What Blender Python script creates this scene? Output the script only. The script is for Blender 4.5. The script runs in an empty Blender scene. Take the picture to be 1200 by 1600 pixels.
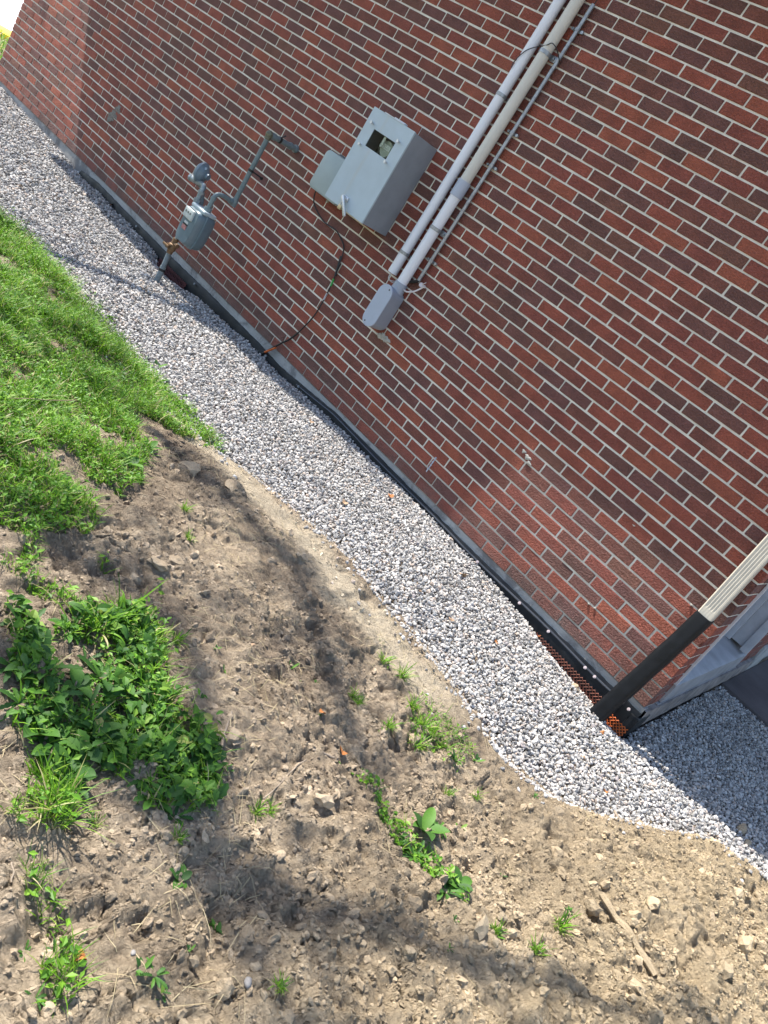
import bpy, bmesh, math, random
import numpy as np
from mathutils import Vector, Matrix
random.seed(7); rng = np.random.default_rng(11)
sc = bpy.context.scene
# ------------------------------------------------------------------ camera
R = ((0.61203495, 0.58208557, 0.53534065), (0.62971874, 0.05079199, -0.77516094), (-0.47840101, 0.81153963, -0.33546372))
cam = bpy.data.cameras.new('camera'); camo = bpy.data.objects.new('camera', cam); sc.collection.objects.link(camo)
M = Matrix.Identity(4)
for i in range(3):
    M[i][0] = R[0][i]; M[i][1] = -R[1][i]; M[i][2] = -R[2][i]
M.translation = (0.48420827, -3.98860077, 1.38405085)
camo.matrix_world = M
cam.sensor_fit = 'HORIZONTAL'; cam.sensor_width = 36; cam.lens = 36 * 1243.6 / 1200; cam.clip_end = 500; cam.clip_start = .05
sc.camera = camo
# ------------------------------------------------------------------ world, sun, exposure
SUN_EL, SUN_AZ = math.radians(55), math.radians(12)
S = Vector((-math.cos(SUN_EL) * math.cos(SUN_AZ), -math.cos(SUN_EL) * math.sin(SUN_AZ), math.sin(SUN_EL)))   # towards the sun
w = bpy.data.worlds.new('World'); sc.world = w; w.use_nodes = True
nt = w.node_tree; nt.nodes.clear()
sky = nt.nodes.new('ShaderNodeTexSky'); sky.sky_type = 'NISHITA'; sky.sun_disc = False
sky.sun_elevation = SUN_EL; sky.sun_rotation = math.atan2(S.x, S.y)
bg = nt.nodes.new('ShaderNodeBackground'); bg.inputs[1].default_value = 0.14
out = nt.nodes.new('ShaderNodeOutputWorld')
nt.links.new(sky.outputs[0], bg.inputs[0]); nt.links.new(bg.outputs[0], out.inputs[0])
sl = bpy.data.lights.new('sun', 'SUN'); sl.energy = 4.7; sl.angle = math.radians(.53); sl.color = (1, .95, .87)
so = bpy.data.objects.new('sun', sl); sc.collection.objects.link(so); so.rotation_euler = S.to_track_quat('Z', 'Y').to_euler()
sc.view_settings.view_transform = 'Standard'; sc.view_settings.look = 'None'; sc.view_settings.exposure = 1.1; sc.view_settings.gamma = 1
sc.render.engine = 'CYCLES'
# ------------------------------------------------------------------ helpers
C = sc.collection
def link(o, parent=None):
    C.objects.link(o)
    if parent is not None: o.parent = parent
    return o
def tag(o, label=None, cat=None, group=None, kind=None):
    if label: o['label'] = label
    if cat: o['category'] = cat
    if group: o['group'] = group
    if kind: o['kind'] = kind
    return o
def empty(name, loc, label, cat, group=None):
    o = bpy.data.objects.new(name, None); o.location = loc; o.empty_display_size = .1
    link(o); return tag(o, label, cat, group)
def np_obj(name, V, F, mat, parent=None, smooth=False, org=(0, 0, 0)):
    """V (n,3) array, F list/array of equal-length polygons (m,k)"""
    V = np.asarray(V, np.float32) - np.asarray(org, np.float32); F = np.asarray(F, np.int32)
    me = bpy.data.meshes.new(name); m, k = F.shape
    me.vertices.add(len(V)); me.vertices.foreach_set('co', V.ravel())
    me.loops.add(m * k); me.loops.foreach_set('vertex_index', F.ravel())
    me.polygons.add(m); me.polygons.foreach_set('loop_start', np.arange(0, m * k, k, dtype=np.int32)); me.polygons.foreach_set('loop_total', np.full(m, k, np.int32))
    me.polygons.foreach_set('use_smooth', np.full(m, smooth))
    me.update(calc_edges=True); me.materials.append(mat)
    o = bpy.data.objects.new(name, me); return link(o, parent)
def bm_obj(name, bm, mat, parent=None, smooth=True, org=None, angle=35):
    me = bpy.data.meshes.new(name)
    bmesh.ops.recalc_face_normals(bm, faces=bm.faces[:])
    if org is None and parent is not None: org = WORG.get(parent.name)
    if org is not None: bmesh.ops.translate(bm, verts=bm.verts[:], vec=-Vector(org))
    if smooth:
        for f in bm.faces: f.smooth = True
        for e in bm.edges:
            if len(e.link_faces) == 2 and e.calc_face_angle(0) > math.radians(angle): e.smooth = False
    bm.to_mesh(me); bm.free(); me.materials.append(mat)
    o = bpy.data.objects.new(name, me); link(o, parent)
    if parent is None and org is not None: o.location = org
    elif parent is not None and parent.name in WORG and org is not None: o.location = Vector(org) - Vector(WORG[parent.name])
    if org is not None: WORG[o.name] = tuple(org)
    return o
WORG = {}
def thing(name, loc, label, cat, group=None):
    o = empty(name, loc, label, cat, group); WORG[o.name] = tuple(loc); return o
def box(bm, x0, x1, y0, y1, z0, z1, bev=0, seg=2, mat4=None):
    r = bmesh.ops.create_cube(bm, size=1)
    vs = r['verts']
    for v in vs: v.co = Vector(((x0 + x1) / 2 + v.co.x * (x1 - x0), (y0 + y1) / 2 + v.co.y * (y1 - y0), (z0 + z1) / 2 + v.co.z * (z1 - z0)))
    if bev > 0:
        es = list({e for v in vs for e in v.link_edges})
        r = bmesh.ops.bevel(bm, geom=es, offset=bev, segments=seg, affect='EDGES', profile=.5)
        vs = r['verts']
    if mat4 is not None: bmesh.ops.transform(bm, matrix=mat4, verts=list({v for v in vs}))
    return vs
def tube(bm, pts, rad, n=16, cap=True, ell=None):
    pts = [Vector(p) for p in pts]; rings = []
    rad = rad if isinstance(rad, (list, tuple)) else [rad] * len(pts)
    up = None
    for i, p in enumerate(pts):
        t = (pts[min(i + 1, len(pts) - 1)] - pts[max(i - 1, 0)]).normalized()
        if up is None:
            up = Vector((0, 0, 1)) if abs(t.z) < .9 else Vector((0, 1, 0))
        a = t.cross(up).normalized(); b = a.cross(t).normalized(); up = b
        rings.append([bm.verts.new(p + (a * math.cos(2 * math.pi * k / n) + b * math.sin(2 * math.pi * k / n)) * rad[i]) for k in range(n)])
    for r0, r1 in zip(rings, rings[1:]):
        for k in range(n): bm.faces.new((r0[k], r0[(k + 1) % n], r1[(k + 1) % n], r1[k]))
    if cap:
        bm.faces.new(rings[0][::-1]); bm.faces.new(rings[-1])
def smooth_path(pts, k=6):
    P = [Vector(p) for p in pts]; o = []
    for i in range(len(P) - 1):
        a, b, c, d = P[max(i - 1, 0)], P[i], P[i + 1], P[min(i + 2, len(P) - 1)]
        for j in range(k):
            t = j / k
            o.append(.5 * ((2 * b) + (c - a) * t + (2 * a - 5 * b + 4 * c - d) * t * t + (3 * b - a - 3 * c + d) * t ** 3))
    return o + [P[-1]]
def corner_path(pts, r=.02, k=5):
    """polyline with rounded corners"""
    P = [Vector(p) for p in pts]; o = [P[0]]
    for i in range(1, len(P) - 1):
        a = (P[i - 1] - P[i]).normalized(); b = (P[i + 1] - P[i]).normalized()
        p0, p1 = P[i] + a * r, P[i] + b * r
        for j in range(k + 1):
            t = j / k; o.append(p0 * (1 - t) ** 2 + P[i] * 2 * t * (1 - t) + p1 * t * t)
    return o + [P[-1]]
def disc(bm, c, axis, r, h, n=24, r2=None):
    c = Vector(c); axis = Vector(axis).normalized()
    tube(bm, [c - axis * h / 2, c + axis * h / 2], [r, r2 if r2 is not None else r], n)
# ------------------------------------------------------------------ materials
def mat(name, col=(.5, .5, .5), rough=.6, metal=0, spec=.5):
    m = bpy.data.materials.new(name); m.use_nodes = True
    b = m.node_tree.nodes['Principled BSDF']
    b.inputs['Base Color'].default_value = (*col, 1); b.inputs['Roughness'].default_value = rough
    b.inputs['Metallic'].default_value = metal; b.inputs['Specular IOR Level'].default_value = spec
    return m
class N:
    """tiny node helper"""
    def __init__(s, m): s.t = m.node_tree; s.b = s.t.nodes['Principled BSDF']; s.c = s.t.nodes.new('ShaderNodeTexCoord').outputs['Object']
    def n(s, ty, **k):
        n = s.t.nodes.new(ty)
        for a, v in k.items():
            if a.startswith('i_'):
                i = n.inputs[int(a[2:])] if a[2:].isdigit() else n.inputs[a[2:].replace('_', ' ')]
                if hasattr(v, 'is_linked') or isinstance(v, bpy.types.NodeSocket): s.t.links.new(v, i)
                else: i.default_value = v
            else: setattr(n, a, v)
        return n
    def noise(s, scale, detail=4, rough=.55, vec=None, dist=0):
        n = s.n('ShaderNodeTexNoise'); s.t.links.new(vec or s.c, n.inputs['Vector'])
        n.inputs['Scale'].default_value = scale; n.inputs['Detail'].default_value = detail; n.inputs['Roughness'].default_value = rough; n.inputs['Distortion'].default_value = dist
        return n.outputs['Fac']
    def ramp(s, fac, stops, interp='LINEAR'):
        n = s.n('ShaderNodeValToRGB'); s.t.links.new(fac, n.inputs[0]); e = n.color_ramp.elements; n.color_ramp.interpolation = interp
        while len(e) > 1: e.remove(e[-1])
        e[0].position = stops[0][0]; e[0].color = col4(stops[0][1])
        for p, c in stops[1:]:
            x = e.new(p); x.color = col4(c)
        return n.outputs[0]
    def mix(s, fac, a, b, mode='MIX'):
        n = s.n('ShaderNodeMix', data_type='RGBA', blend_type=mode)
        for i, v in ((0, fac), (6, a), (7, b)):
            if isinstance(v, bpy.types.NodeSocket): s.t.links.new(v, n.inputs[i])
            else: n.inputs[i].default_value = v if i == 0 else col4(v)
        return n.outputs[2]
    def bump(s, h, strength=.3, dist=.01, normal=None):
        n = s.n('ShaderNodeBump'); n.inputs['Strength'].default_value = strength; n.inputs['Distance'].default_value = dist
        s.t.links.new(h, n.inputs['Height'])
        if normal is not None: s.t.links.new(normal, n.inputs['Normal'])
        return n.outputs[0]
    def math(s, op, a, b=0.0, clamp=False):
        n = s.n('ShaderNodeMath', operation=op, use_clamp=clamp)
        for i, v in ((0, a), (1, b)):
            if isinstance(v, bpy.types.NodeSocket): s.t.links.new(v, n.inputs[i])
            else: n.inputs[i].default_value = v
        return n.outputs[0]
    def set(s, **k):
        for a, v in k.items():
            i = s.b.inputs[a.replace('_', ' ')]
            if isinstance(v, bpy.types.NodeSocket): s.t.links.new(v, i)
            else: i.default_value = v
    def island(s): return s.n('ShaderNodeNewGeometry').outputs['Random Per Island']
    def xyz(s):
        n = s.n('ShaderNodeSeparateXYZ'); s.t.links.new(s.c, n.inputs[0]); return n.outputs
def col4(c): return (*c, 1) if len(c) == 3 else tuple(c)

def m_brick():
    m = mat('red_brown_brick', rough=.85); q = N(m); isl = q.island()
    base = q.ramp(isl, [(0, (0.209, 0.084, 0.071)), (0.09, (0.185, 0.08, 0.063)), (0.17, (0.244, 0.084, 0.06)), (0.3, (0.308, 0.084, 0.058)), (0.4, (0.216, 0.089, 0.071)), (0.46, (0.354, 0.094, 0.058)), (0.6, (0.271, 0.081, 0.056)), (0.7, (0.374, 0.097, 0.06)), (0.8, (0.234, 0.097, 0.067)), (0.86, (0.4, 0.111, 0.063)), (0.93, (0.321, 0.086, 0.06))], 'CONSTANT')
    n1 = q.noise(9, 5); n2 = q.noise(160, 3)
    c = q.mix(.5, base, q.ramp(n1, [(.3, (.3, .3, .3)), (.7, (.72, .70, .68))]), 'OVERLAY')
    c = q.mix(q.math('MULTIPLY', q.ramp(n2, [(.45, (0, 0, 0)), (.75, (1, 1, 1))]), .25), c, (.03, .02, .02))
    z = q.xyz()[2]
    # rain-splashed mud on the lowest courses
    h = q.math('SUBTRACT', .27, z); h = q.math('MULTIPLY', h, 6.0, True)
    dm = q.math('MULTIPLY', h, q.ramp(q.noise(5, 6, .7), [(.3, (0, 0, 0)), (.75, (1, 1, 1))]))
    c = q.mix(q.math('MULTIPLY', dm, .75), c, (.20, .155, .135))
    # lime specks
    sp = q.ramp(q.noise(55, 4, .75), [(.70, (0, 0, 0)), (.75, (1, 1, 1))]); pl = q.ramp(q.noise(1.6, 3), [(.5, (0, 0, 0)), (.66, (1, 1, 1))])
    c = q.mix(q.math('MULTIPLY', q.math('MULTIPLY', sp, pl), .6), c, (.45, .4, .36))
    q.set(Base_Color=c, Roughness=.8)
    nb = q.bump(q.noise(210, 4, .7), .8, .004); nb = q.bump(q.ramp(q.noise(95, 3, .6, dist=.6), [(.35, (0, 0, 0)), (.65, (1, 1, 1))]), 1.0, .009, nb)
    q.set(Normal=nb); return m
def m_mortar():
    m = mat('grey_mortar', rough=.95); q = N(m)
    c = q.ramp(q.noise(14, 5), [(.3, (.56, .52, .44)), (.7, (.76, .71, .61))])
    z = q.xyz()[2]; h = q.math('MULTIPLY', q.math('SUBTRACT', .35, z), 5.0, True)
    c = q.mix(q.math('MULTIPLY', h, q.noise(6, 5)), c, (.15, .12, .10))
    q.set(Base_Color=c, Normal=q.bump(q.noise(180, 4), .5, .004)); return m
def m_concrete(name='concrete', a=(.25, .245, .235), b=(.42, .41, .39), sc_=3.0, dark=True):
    m = mat(name, rough=.9); q = N(m)
    c = q.ramp(q.noise(sc_, 7, .65), [(.3, a), (.65, b)])
    if dark:
        st = q.ramp(q.noise(4.5, 5, .7, dist=.4), [(.52, (0, 0, 0)), (.62, (1, 1, 1))]); c = q.mix(q.math('MULTIPLY', st, .65), c, (.085, .08, .085))
    q.set(Base_Color=c, Normal=q.bump(q.noise(70, 6, .7), .4, .006)); return m
def soil_colour(q):
    sep = q.noise(2.1, 7, .62, dist=.3)
    c = q.ramp(sep, [(.36, (.16, .130, .105)), (.47, (.27, .222, .170)), (.55, (.42, .35, .27)), (.68, (.56, .48, .375))])
    c = q.mix(.5, c, q.ramp(q.noise(26, 7, .72), [(.3, (.15, .12, .095)), (.5, (.32, .262, .20)), (.72, (.55, .475, .37))]))
    x = q.xyz()[0]
    yl = q.math('MULTIPLY', q.math('ADD', x, .25), 1.2, True)          # sandier spoil near the corner of the building
    c = q.mix(q.math('MULTIPLY', yl, .55), c, (.50, .41, .27))
    x_, y_ = q.xyz()[0], q.xyz()[1]      # band of paler sandy colour along the lip of the bank
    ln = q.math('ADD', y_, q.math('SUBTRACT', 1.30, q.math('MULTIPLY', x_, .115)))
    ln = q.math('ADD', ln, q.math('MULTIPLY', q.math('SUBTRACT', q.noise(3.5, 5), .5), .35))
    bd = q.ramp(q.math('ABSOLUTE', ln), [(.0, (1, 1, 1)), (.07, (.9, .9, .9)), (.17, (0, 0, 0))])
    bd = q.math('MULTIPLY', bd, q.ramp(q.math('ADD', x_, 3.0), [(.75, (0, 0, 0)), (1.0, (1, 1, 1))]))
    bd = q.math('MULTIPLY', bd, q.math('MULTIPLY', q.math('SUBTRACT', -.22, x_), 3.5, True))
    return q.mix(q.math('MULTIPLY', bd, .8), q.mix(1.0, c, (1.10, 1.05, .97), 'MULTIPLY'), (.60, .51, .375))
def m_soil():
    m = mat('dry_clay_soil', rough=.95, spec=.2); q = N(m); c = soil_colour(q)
    vo = q.n('ShaderNodeTexVoronoi', feature='F1'); vo.inputs['Scale'].default_value = 62; q.t.links.new(q.c, vo.inputs['Vector'])
    h1 = q.math('MULTIPLY', vo.outputs['Distance'], -1.0)
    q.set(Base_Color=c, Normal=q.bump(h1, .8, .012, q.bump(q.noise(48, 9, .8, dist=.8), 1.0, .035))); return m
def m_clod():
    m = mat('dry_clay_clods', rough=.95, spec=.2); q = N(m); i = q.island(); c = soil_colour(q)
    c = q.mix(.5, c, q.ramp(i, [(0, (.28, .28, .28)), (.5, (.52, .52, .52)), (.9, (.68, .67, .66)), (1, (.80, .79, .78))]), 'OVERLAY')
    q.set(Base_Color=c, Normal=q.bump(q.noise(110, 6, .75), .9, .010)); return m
def m_stone():
    m = mat('crushed_limestone', rough=.85); q = N(m); i = q.island()
    c = q.ramp(i, [(0, (.15, .145, .138)), (.14, (.24, .23, .22)), (.32, (.34, .33, .315)), (.58, (.43, .415, .395)), (.8, (.55, .53, .505)), (.93, (.46, .37, .30)), (.96, (.27, .245, .25)), (1, (.68, .65, .60))])
    q.set(Base_Color=q.mix(.3, c, q.ramp(q.noise(150, 3), [(.3, (.25, .25, .25)), (.7, (.65, .65, .65))]), 'OVERLAY'), Normal=q.bump(q.noise(250, 3), .3, .003)); return m
def m_leafy(name, cols, rough=.5, trans=.35):
    m = mat(name, rough=rough, spec=.4); q = N(m)
    c = q.ramp(q.island(), cols); c = q.mix(.35, c, q.ramp(q.noise(25, 3), [(.3, (.3, .3, .3)), (.7, (.7, .7, .7))]), 'OVERLAY')
    q.set(Base_Color=c)
    tr = q.n('ShaderNodeBsdfTranslucent'); q.t.links.new(c, tr.inputs[0])
    mx = q.n('ShaderNodeMixShader'); mx.inputs[0].default_value = trans
    q.t.links.new(q.b.outputs[0], mx.inputs[1]); q.t.links.new(tr.outputs[0], mx.inputs[2])
    q.t.links.new(mx.outputs[0], q.t.nodes['Material Output'].inputs[0]); return m
def m_paint(name, col, rough=.5, metal=0, var=.12, scale=12, bump=.0):
    m = mat(name, col, rough, metal); q = N(m)
    d = tuple(max(0, v * (1 - 2.2 * var)) for v in col)
    c = q.ramp(q.noise(scale, 6, .65), [(.3, d), (.6, col)])
    q.set(Base_Color=c, Roughness=q.ramp(q.noise(scale * 2, 4), [(.3, (rough * .8,) * 3), (.7, (min(1, rough * 1.2),) * 3)]))
    if bump: q.set(Normal=q.bump(q.noise(200, 3), bump, .002))
    return m
MB, MM, MC, MS, MCL, MST = m_brick(), m_mortar(), m_concrete(), m_soil(), m_clod(), m_stone()
M_grass = m_leafy('green_grass_blades', [(0, (.05, .14, .010)), (.35, (.12, .28, .018)), (.7, (.21, .42, .025)), (.86, (.32, .46, .06)), (.92, (.50, .44, .20)), (1, (.58, .50, .30))], .5, .45)
M_cover = m_leafy('clover_leaves', [(0, (.05, .15, .014)), (.5, (.13, .30, .022)), (1, (.25, .44, .045))], .5, .4)
M_weed = m_leafy('broad_weed_leaves', [(0, (.035, .10, .02)), (.5, (.07, .18, .025)), (.85, (.13, .28, .035)), (.95, (.22, .34, .05)), (1, (.34, .32, .10))], .6, .35)
M_dry = m_leafy('dry_straw', [(0, (.35, .28, .16)), (1, (.55, .46, .28))], .8, .2)
M_grey = m_paint('grey_enamel', (.36, .44, .48), .38, 0, .06)
M_meter = m_paint('blue_grey_meter_paint', (.125, .175, .205), .35, 0, .08)
M_pipe = m_paint('blue_grey_pipe_paint', (.17, .22, .235), .42, 0, .15, 30)
M_rust = m_paint('rusty_brass', (.22, .13, .065), .6, .3, .3, 60, .5)
M_pvc = m_paint('pale_grey_pvc', (.70, .71, .75), .42, 0, .03, 6)
M_pvc2 = m_paint('weathered_cream_pvc', (.58, .56, .50), .5, 0, .05, 6)
M_fit = m_paint('grey_pvc_fitting', (.38, .42, .50), .42, 0, .04, 8)
M_galv = m_paint('galvanised_steel', (.36, .38, .40), .42, .6, .2, 60)
M_black = m_paint('black_rubber', (.006, .007, .009), .5, 0, .3, 15, .3); M_black.node_tree.nodes['Principled BSDF'].inputs['Specular IOR Level'].default_value = .3
M_mem = m_paint('black_membrane', (.007, .009, .012), .45, 0, .3, 9, .3); M_mem.node_tree.nodes['Principled BSDF'].inputs['Specular IOR Level'].default_value = .25
M_cable = m_paint('black_cable', (.012, .012, .013), .5)
M_cream = m_paint('cream_aluminium', (.60, .55, .45), .38, 0, .06, 5)
M_white = m_paint('white_aluminium', (.50, .51, .55), .42, 0, .05, 6)
M_orange = m_paint('orange_plastic', (.62, .13, .02), .5, 0, .15, 20)
M_orleaf = m_paint('dry_orange_leaf', (.55, .20, .05), .7, 0, .3, 60)
M_glass_dark = m_paint('dark_interior', (.10, .11, .095), .5, 0, .4, 40)
M_zinc = m_paint('bright_zinc', (.60, .62, .64), .35, .5, .1, 60)
M_bark = m_paint('grey_bark', (.14, .11, .08), .9, 0, .35, 14, .6)
M_wood = m_paint('weathered_wood', (.30, .24, .18), .9, 0, .3, 40, .4)
# ------------------------------------------------------------------ terrain
GX=[-40,-9,-8.2,-6.3,-5.2,-4.4,-3.5,-2.7,-1.8,-1.2,-.7,0,3,10]
GZ=[-.03,-.03,-.03,-.09,-.112,-.12,-.10,-.078,-.07,-.07,-.10,-.158,-.18,-.185]
EX=[-40, -9, -4.9, -4.38, -4.13, -3.24, -2.59, -2.2, -1.98, -1.74, -1.42, -1.18, -0.95, -0.78, -0.52, -0.33, -0.11, 0.09, 0.24, 0.37, 0.62, 0.87, 1.5, 3, 10]
EY=[-1.6, -1.6, -1.5, -1.5, -1.36, -1.41, -1.45, -1.4, -1.35, -1.22, -1.13, -1.07, -1.09, -1.07, -1.05, -1.07, -1.09, -1.0, -0.82, -0.57, -0.09, 0.05, 0.35, 0.8, 3]
def sm(t):
    t=np.clip(t,0,1);return t*t*(3-2*t)
def zgrav(x,y):
    return np.interp(x,GX,GZ)-.012*np.clip(-y,0,2)
def terrain(x,y):
    d=np.interp(x,EX,EY)-.05-y
    return zgrav(x,y)+.05*sm((d+.02)/.16)+.13*sm((d-.1)/1.8)

def vnoise(x, y, s, seed=0):
    g = np.random.default_rng(seed).random((256, 256)); x = x / s + 1000; y = y / s + 1000
    xi = np.floor(x).astype(int); yi = np.floor(y).astype(int); fx = x - xi; fy = y - yi
    fx = fx * fx * (3 - 2 * fx); fy = fy * fy * (3 - 2 * fy)
    a = g[xi % 256, yi % 256]; b = g[(xi + 1) % 256, yi % 256]; c = g[xi % 256, (yi + 1) % 256]; d = g[(xi + 1) % 256, (yi + 1) % 256]
    return (a * (1 - fx) + b * fx) * (1 - fy) + (c * (1 - fx) + d * fx) * fy - .5
def lumps(x, y):
    d = np.interp(x, EX, EY) - y; k = sm((d - .03) / .3)
    wx = x + .04 * vnoise(x, y, .07, 41) + .015 * vnoise(x, y, .025, 42); wy = y + .04 * vnoise(x, y, .07, 43) + .015 * vnoise(x, y, .025, 44)
    z = vnoise(x, y, .55, 1) * .045 + vnoise(x, y, .23, 2) * .022
    z += .013 * sm((vnoise(wx, wy, .15, 3) + .04) / .05) + .009 * sm((vnoise(wx, wy, .085, 8) + .02) / .07) + .006 * sm((vnoise(wx, wy, .045, 10)) / .12)
    rough = .45 + .9 * sm(vnoise(x, y, .6, 12) + .5 + .25 * (x + .8)); rim = np.exp(-((y + 1.30 - .115 * x) / .10) ** 2) * ((x < -.25) & (x > -2.4)); z *= 1 - .7 * rim; rough = rough * (1 - .85 * rim)
    z += rough * (vnoise(x, y, .055, 4) * .020 + vnoise(x, y, .026, 5) * .018 + vnoise(x, y, .014, 6) * .013)
    z -= np.clip(vnoise(wx, wy, .085, 7) - .27, 0, 1) * .16 + np.clip(vnoise(wx, wy, .035, 14) - .25, 0, 1) * .07 * rough
    z -= .010 * np.exp(-(vnoise(wx, wy, .11, 15) / .018) ** 2) * sm(vnoise(x, y, .4, 16) * 3 + .4)
    for px, py, pr, pd in ((-.553, -2.18, .035, .05), (.123, -1.51, .025, .04), (.274, -1.564, .025, .035), (.778, -1.395, .05, .06), (.616, -1.85, .04, .05), (-.31, -2.7, .03, .03), (-.9, -1.9, .04, .03)):
        z -= pd * np.exp(-((x - px) ** 2 + (y - py) ** 2) / pr ** 2)
    return z * k
def ground(x, y): return terrain(x, y) + lumps(x, y)
def edge_w(x): return np.interp(x, EX, EY) - .05 + .03 * vnoise(x, x * 0, .12, 21) + .05 * vnoise(x, x * 0, .4, 22)
def grid(xs, ys):
    X, Y = np.meshgrid(xs, ys); n, m = X.shape
    Z = ground(X, Y); V = np.stack([X, Y, Z], -1).reshape(-1, 3)
    i = np.arange(n * m).reshape(n, m); F = np.stack([i[:-1, :-1], i[:-1, 1:], i[1:, 1:], i[1:, :-1]], -1).reshape(-1, 4)
    return V, F
xs = np.concatenate([np.linspace(-60, -9, 30)[:-1], np.linspace(-9, -4.6, 150)[:-1], np.linspace(-4.6, -2.4, 160)[:-1], np.arange(-2.4, 1.6, .0068), np.linspace(1.6, 6, 60), np.linspace(6.5, 60, 24)])
ys = np.concatenate([np.linspace(-60, -5, 30)[:-1], np.linspace(-5, -3.5, 60)[:-1], np.arange(-3.5, -.0, .0068), np.linspace(.0, 3, 80), np.linspace(3.5, 60, 30)])
V, F = grid(xs, ys)
# the sheet dips under the building
inb = (V[:, 0] > -8.45) & (V[:, 0] < -.05) & (V[:, 1] > .06) & (V[:, 1] < 6.5); V[inb, 2] -= .25
# gravel bed sits lower than the stones on it
gr = (V[:, 1] > np.interp(V[:, 0], EX, EY)) & (V[:, 1] < 2.5); V[gr, 2] -= .02
nw = (V[:, 1] > -.28) & (V[:, 1] < 1.8) & (V[:, 0] > -8.6) & (V[:, 0] < .25); V[nw, 2] -= .14
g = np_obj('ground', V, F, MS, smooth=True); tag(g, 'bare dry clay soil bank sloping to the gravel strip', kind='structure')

# templates for stones
def ico(sub=1):
    bm = bmesh.new(); bmesh.ops.create_icosphere(bm, subdivisions=sub, radius=1)
    v = np.array([v.co[:] for v in bm.verts]); f = np.array([[q.index for q in p.verts] for p in bm.faces]); bm.free(); return v, f
IV1, IF1 = ico(1); IV2, IF2 = ico(2)
def rotm(n, r=rng):
    q = r.normal(size=(n, 4)); q /= np.linalg.norm(q, axis=1)[:, None]; a, b, c, d = q.T
    return np.stack([1 - 2 * (c * c + d * d), 2 * (b * c - a * d), 2 * (b * d + a * c), 2 * (b * c + a * d), 1 - 2 * (b * b + d * d), 2 * (c * d - a * b), 2 * (b * d - a * c), 2 * (c * d + a * b), 1 - 2 * (b * b + c * c)], 1).reshape(n, 3, 3)
def rocks(P, size, tv, tf, jit=.28, flat=(.55, 1.)):
    n = len(P); k = len(tv)
    L = tv[None] * (1 + jit * rng.normal(size=(n, k, 1)).clip(-1.6, 1.6)) * np.stack([np.ones(n), rng.uniform(.65, 1, n), rng.uniform(*flat, n)], 1)[:, None]
    L = np.einsum('nij,nkj->nki', rotm(n), L) * np.asarray(size)[:, None, None]
    V = (L + P[:, None]).reshape(-1, 3); F = (tf[None] + (np.arange(n) * k)[:, None, None]).reshape(-1, 3)
    return V, F
def jgrid(x0, x1, y0, y1, s):
    X, Y = np.meshgrid(np.arange(x0, x1, s), np.arange(y0, y1, s)); X = X.ravel(); Y = Y.ravel()
    return X + rng.uniform(-.55, .55, X.size) * s, Y + rng.uniform(-.55, .55, X.size) * s
def gravel_mask(x, y, spread=0):
    e = edge_w(x) - spread
    return (y > e) & ((x > .03) | (y < -.012)) & (y < 1.93) & ~((x > 3.4))
parts = []
def depress(x, y):   # hollows next to the wall where the drainage mesh shows
    return .045 * np.exp(-(((x + .36) / .26) ** 4 + ((y + .0) / .07) ** 2)) + .12 * np.exp(-(((x + 4.60) / .24) ** 4 + ((y + .0) / .15) ** 2)) + .05 * np.exp(-(((x + .02) / .07) ** 2 + ((y + .03) / .07) ** 2))
for (x0, x1, s, r) in ((-9, -5.2, .0215, .0121), (-5.2, -3, .0172, .0104), (-3, 3.2, .0140, .0090)):
    for layer in range(2):
        x, y = jgrid(x0, x1, -2.2, 1.95, s * (1 if layer == 0 else 1.25)); k = gravel_mask(x, y); x, y = x[k], y[k]
        sz = r * rng.uniform(.5, 1.4, x.size)
        z = zgrav(x, y) + (.0 if layer == 0 else .011) - .004 + rng.uniform(-.004, .004, x.size) + vnoise(x, y, .35, 31) * .022 + vnoise(x, y, .12, 32) * .012 - depress(x, y) - .010 * np.exp(-(y / .06) ** 2)
        parts.append(rocks(np.stack([x, y, z], 1), sz, IV1, IF1, .22, (.4, .95)))
# scattered strays on the soil edge
x = rng.uniform(-4.5, 1.6, 1800); d = rng.exponential(.06, x.size); y = edge_w(x) - d; z = ground(x, y) + .003
parts.append(rocks(np.stack([x, y, z], 1), rng.uniform(.006, .012, x.size), IV1, IF1, .2))
off = 0; VV = []; FF = []
for v, f in parts: VV.append(v); FF.append(f + off); off += len(v)
o = np_obj('gravel', np.concatenate(VV), np.concatenate(FF), MST); tag(o, 'pale grey crushed stone gravel strip along the brick wall', kind='stuff')

# clods on the bank
def soil_pts(n, x0, x1, y0, y1, seed, thr=-.5, s=.3):
    r = np.random.default_rng(seed); x = r.uniform(x0, x1, n); y = r.uniform(y0, y1, n)
    k = (y < edge_w(x) + .02) & (vnoise(x, y, s, seed + 50) + .5 * vnoise(x, y, s / 3, seed + 60) > thr); return x[k], y[k]
parts = []
for (n, lo, hi, thr, tv, tf, sd, pw) in ((120000, .0022, .008, -.10, IV1, IF1, 71, 1.8), (22000, .005, .016, -.05, IV2, IF2, 72, 2.2), (900, .015, .034, -.05, IV2, IF2, 73, 2.6)):
    x, y = soil_pts(n, -3.2, 1.7, -3.5, .3, sd, thr, .22)
    # denser rubble towards the lower right
    keep = rng.random(x.size) < np.clip(.45 + .25 * (x + .6), .25, 1); x, y = x[keep], y[keep]
    sz = lo + (hi - lo) * rng.random(x.size) ** pw; z = ground(x, y) + sz * .05
    k_ = ~((np.abs(y + 1.30 - .115 * x) < .10) & (x < -.3) & (rng.random(x.size) < .85)); x, y, z, sz = x[k_], y[k_], z[k_], sz[k_]
    parts.append(rocks(np.stack([x, y, z], 1), sz, tv, tf, .26 if tv is IV1 else .19, (.35, .75)))
off = 0; VV = []; FF = []
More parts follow.
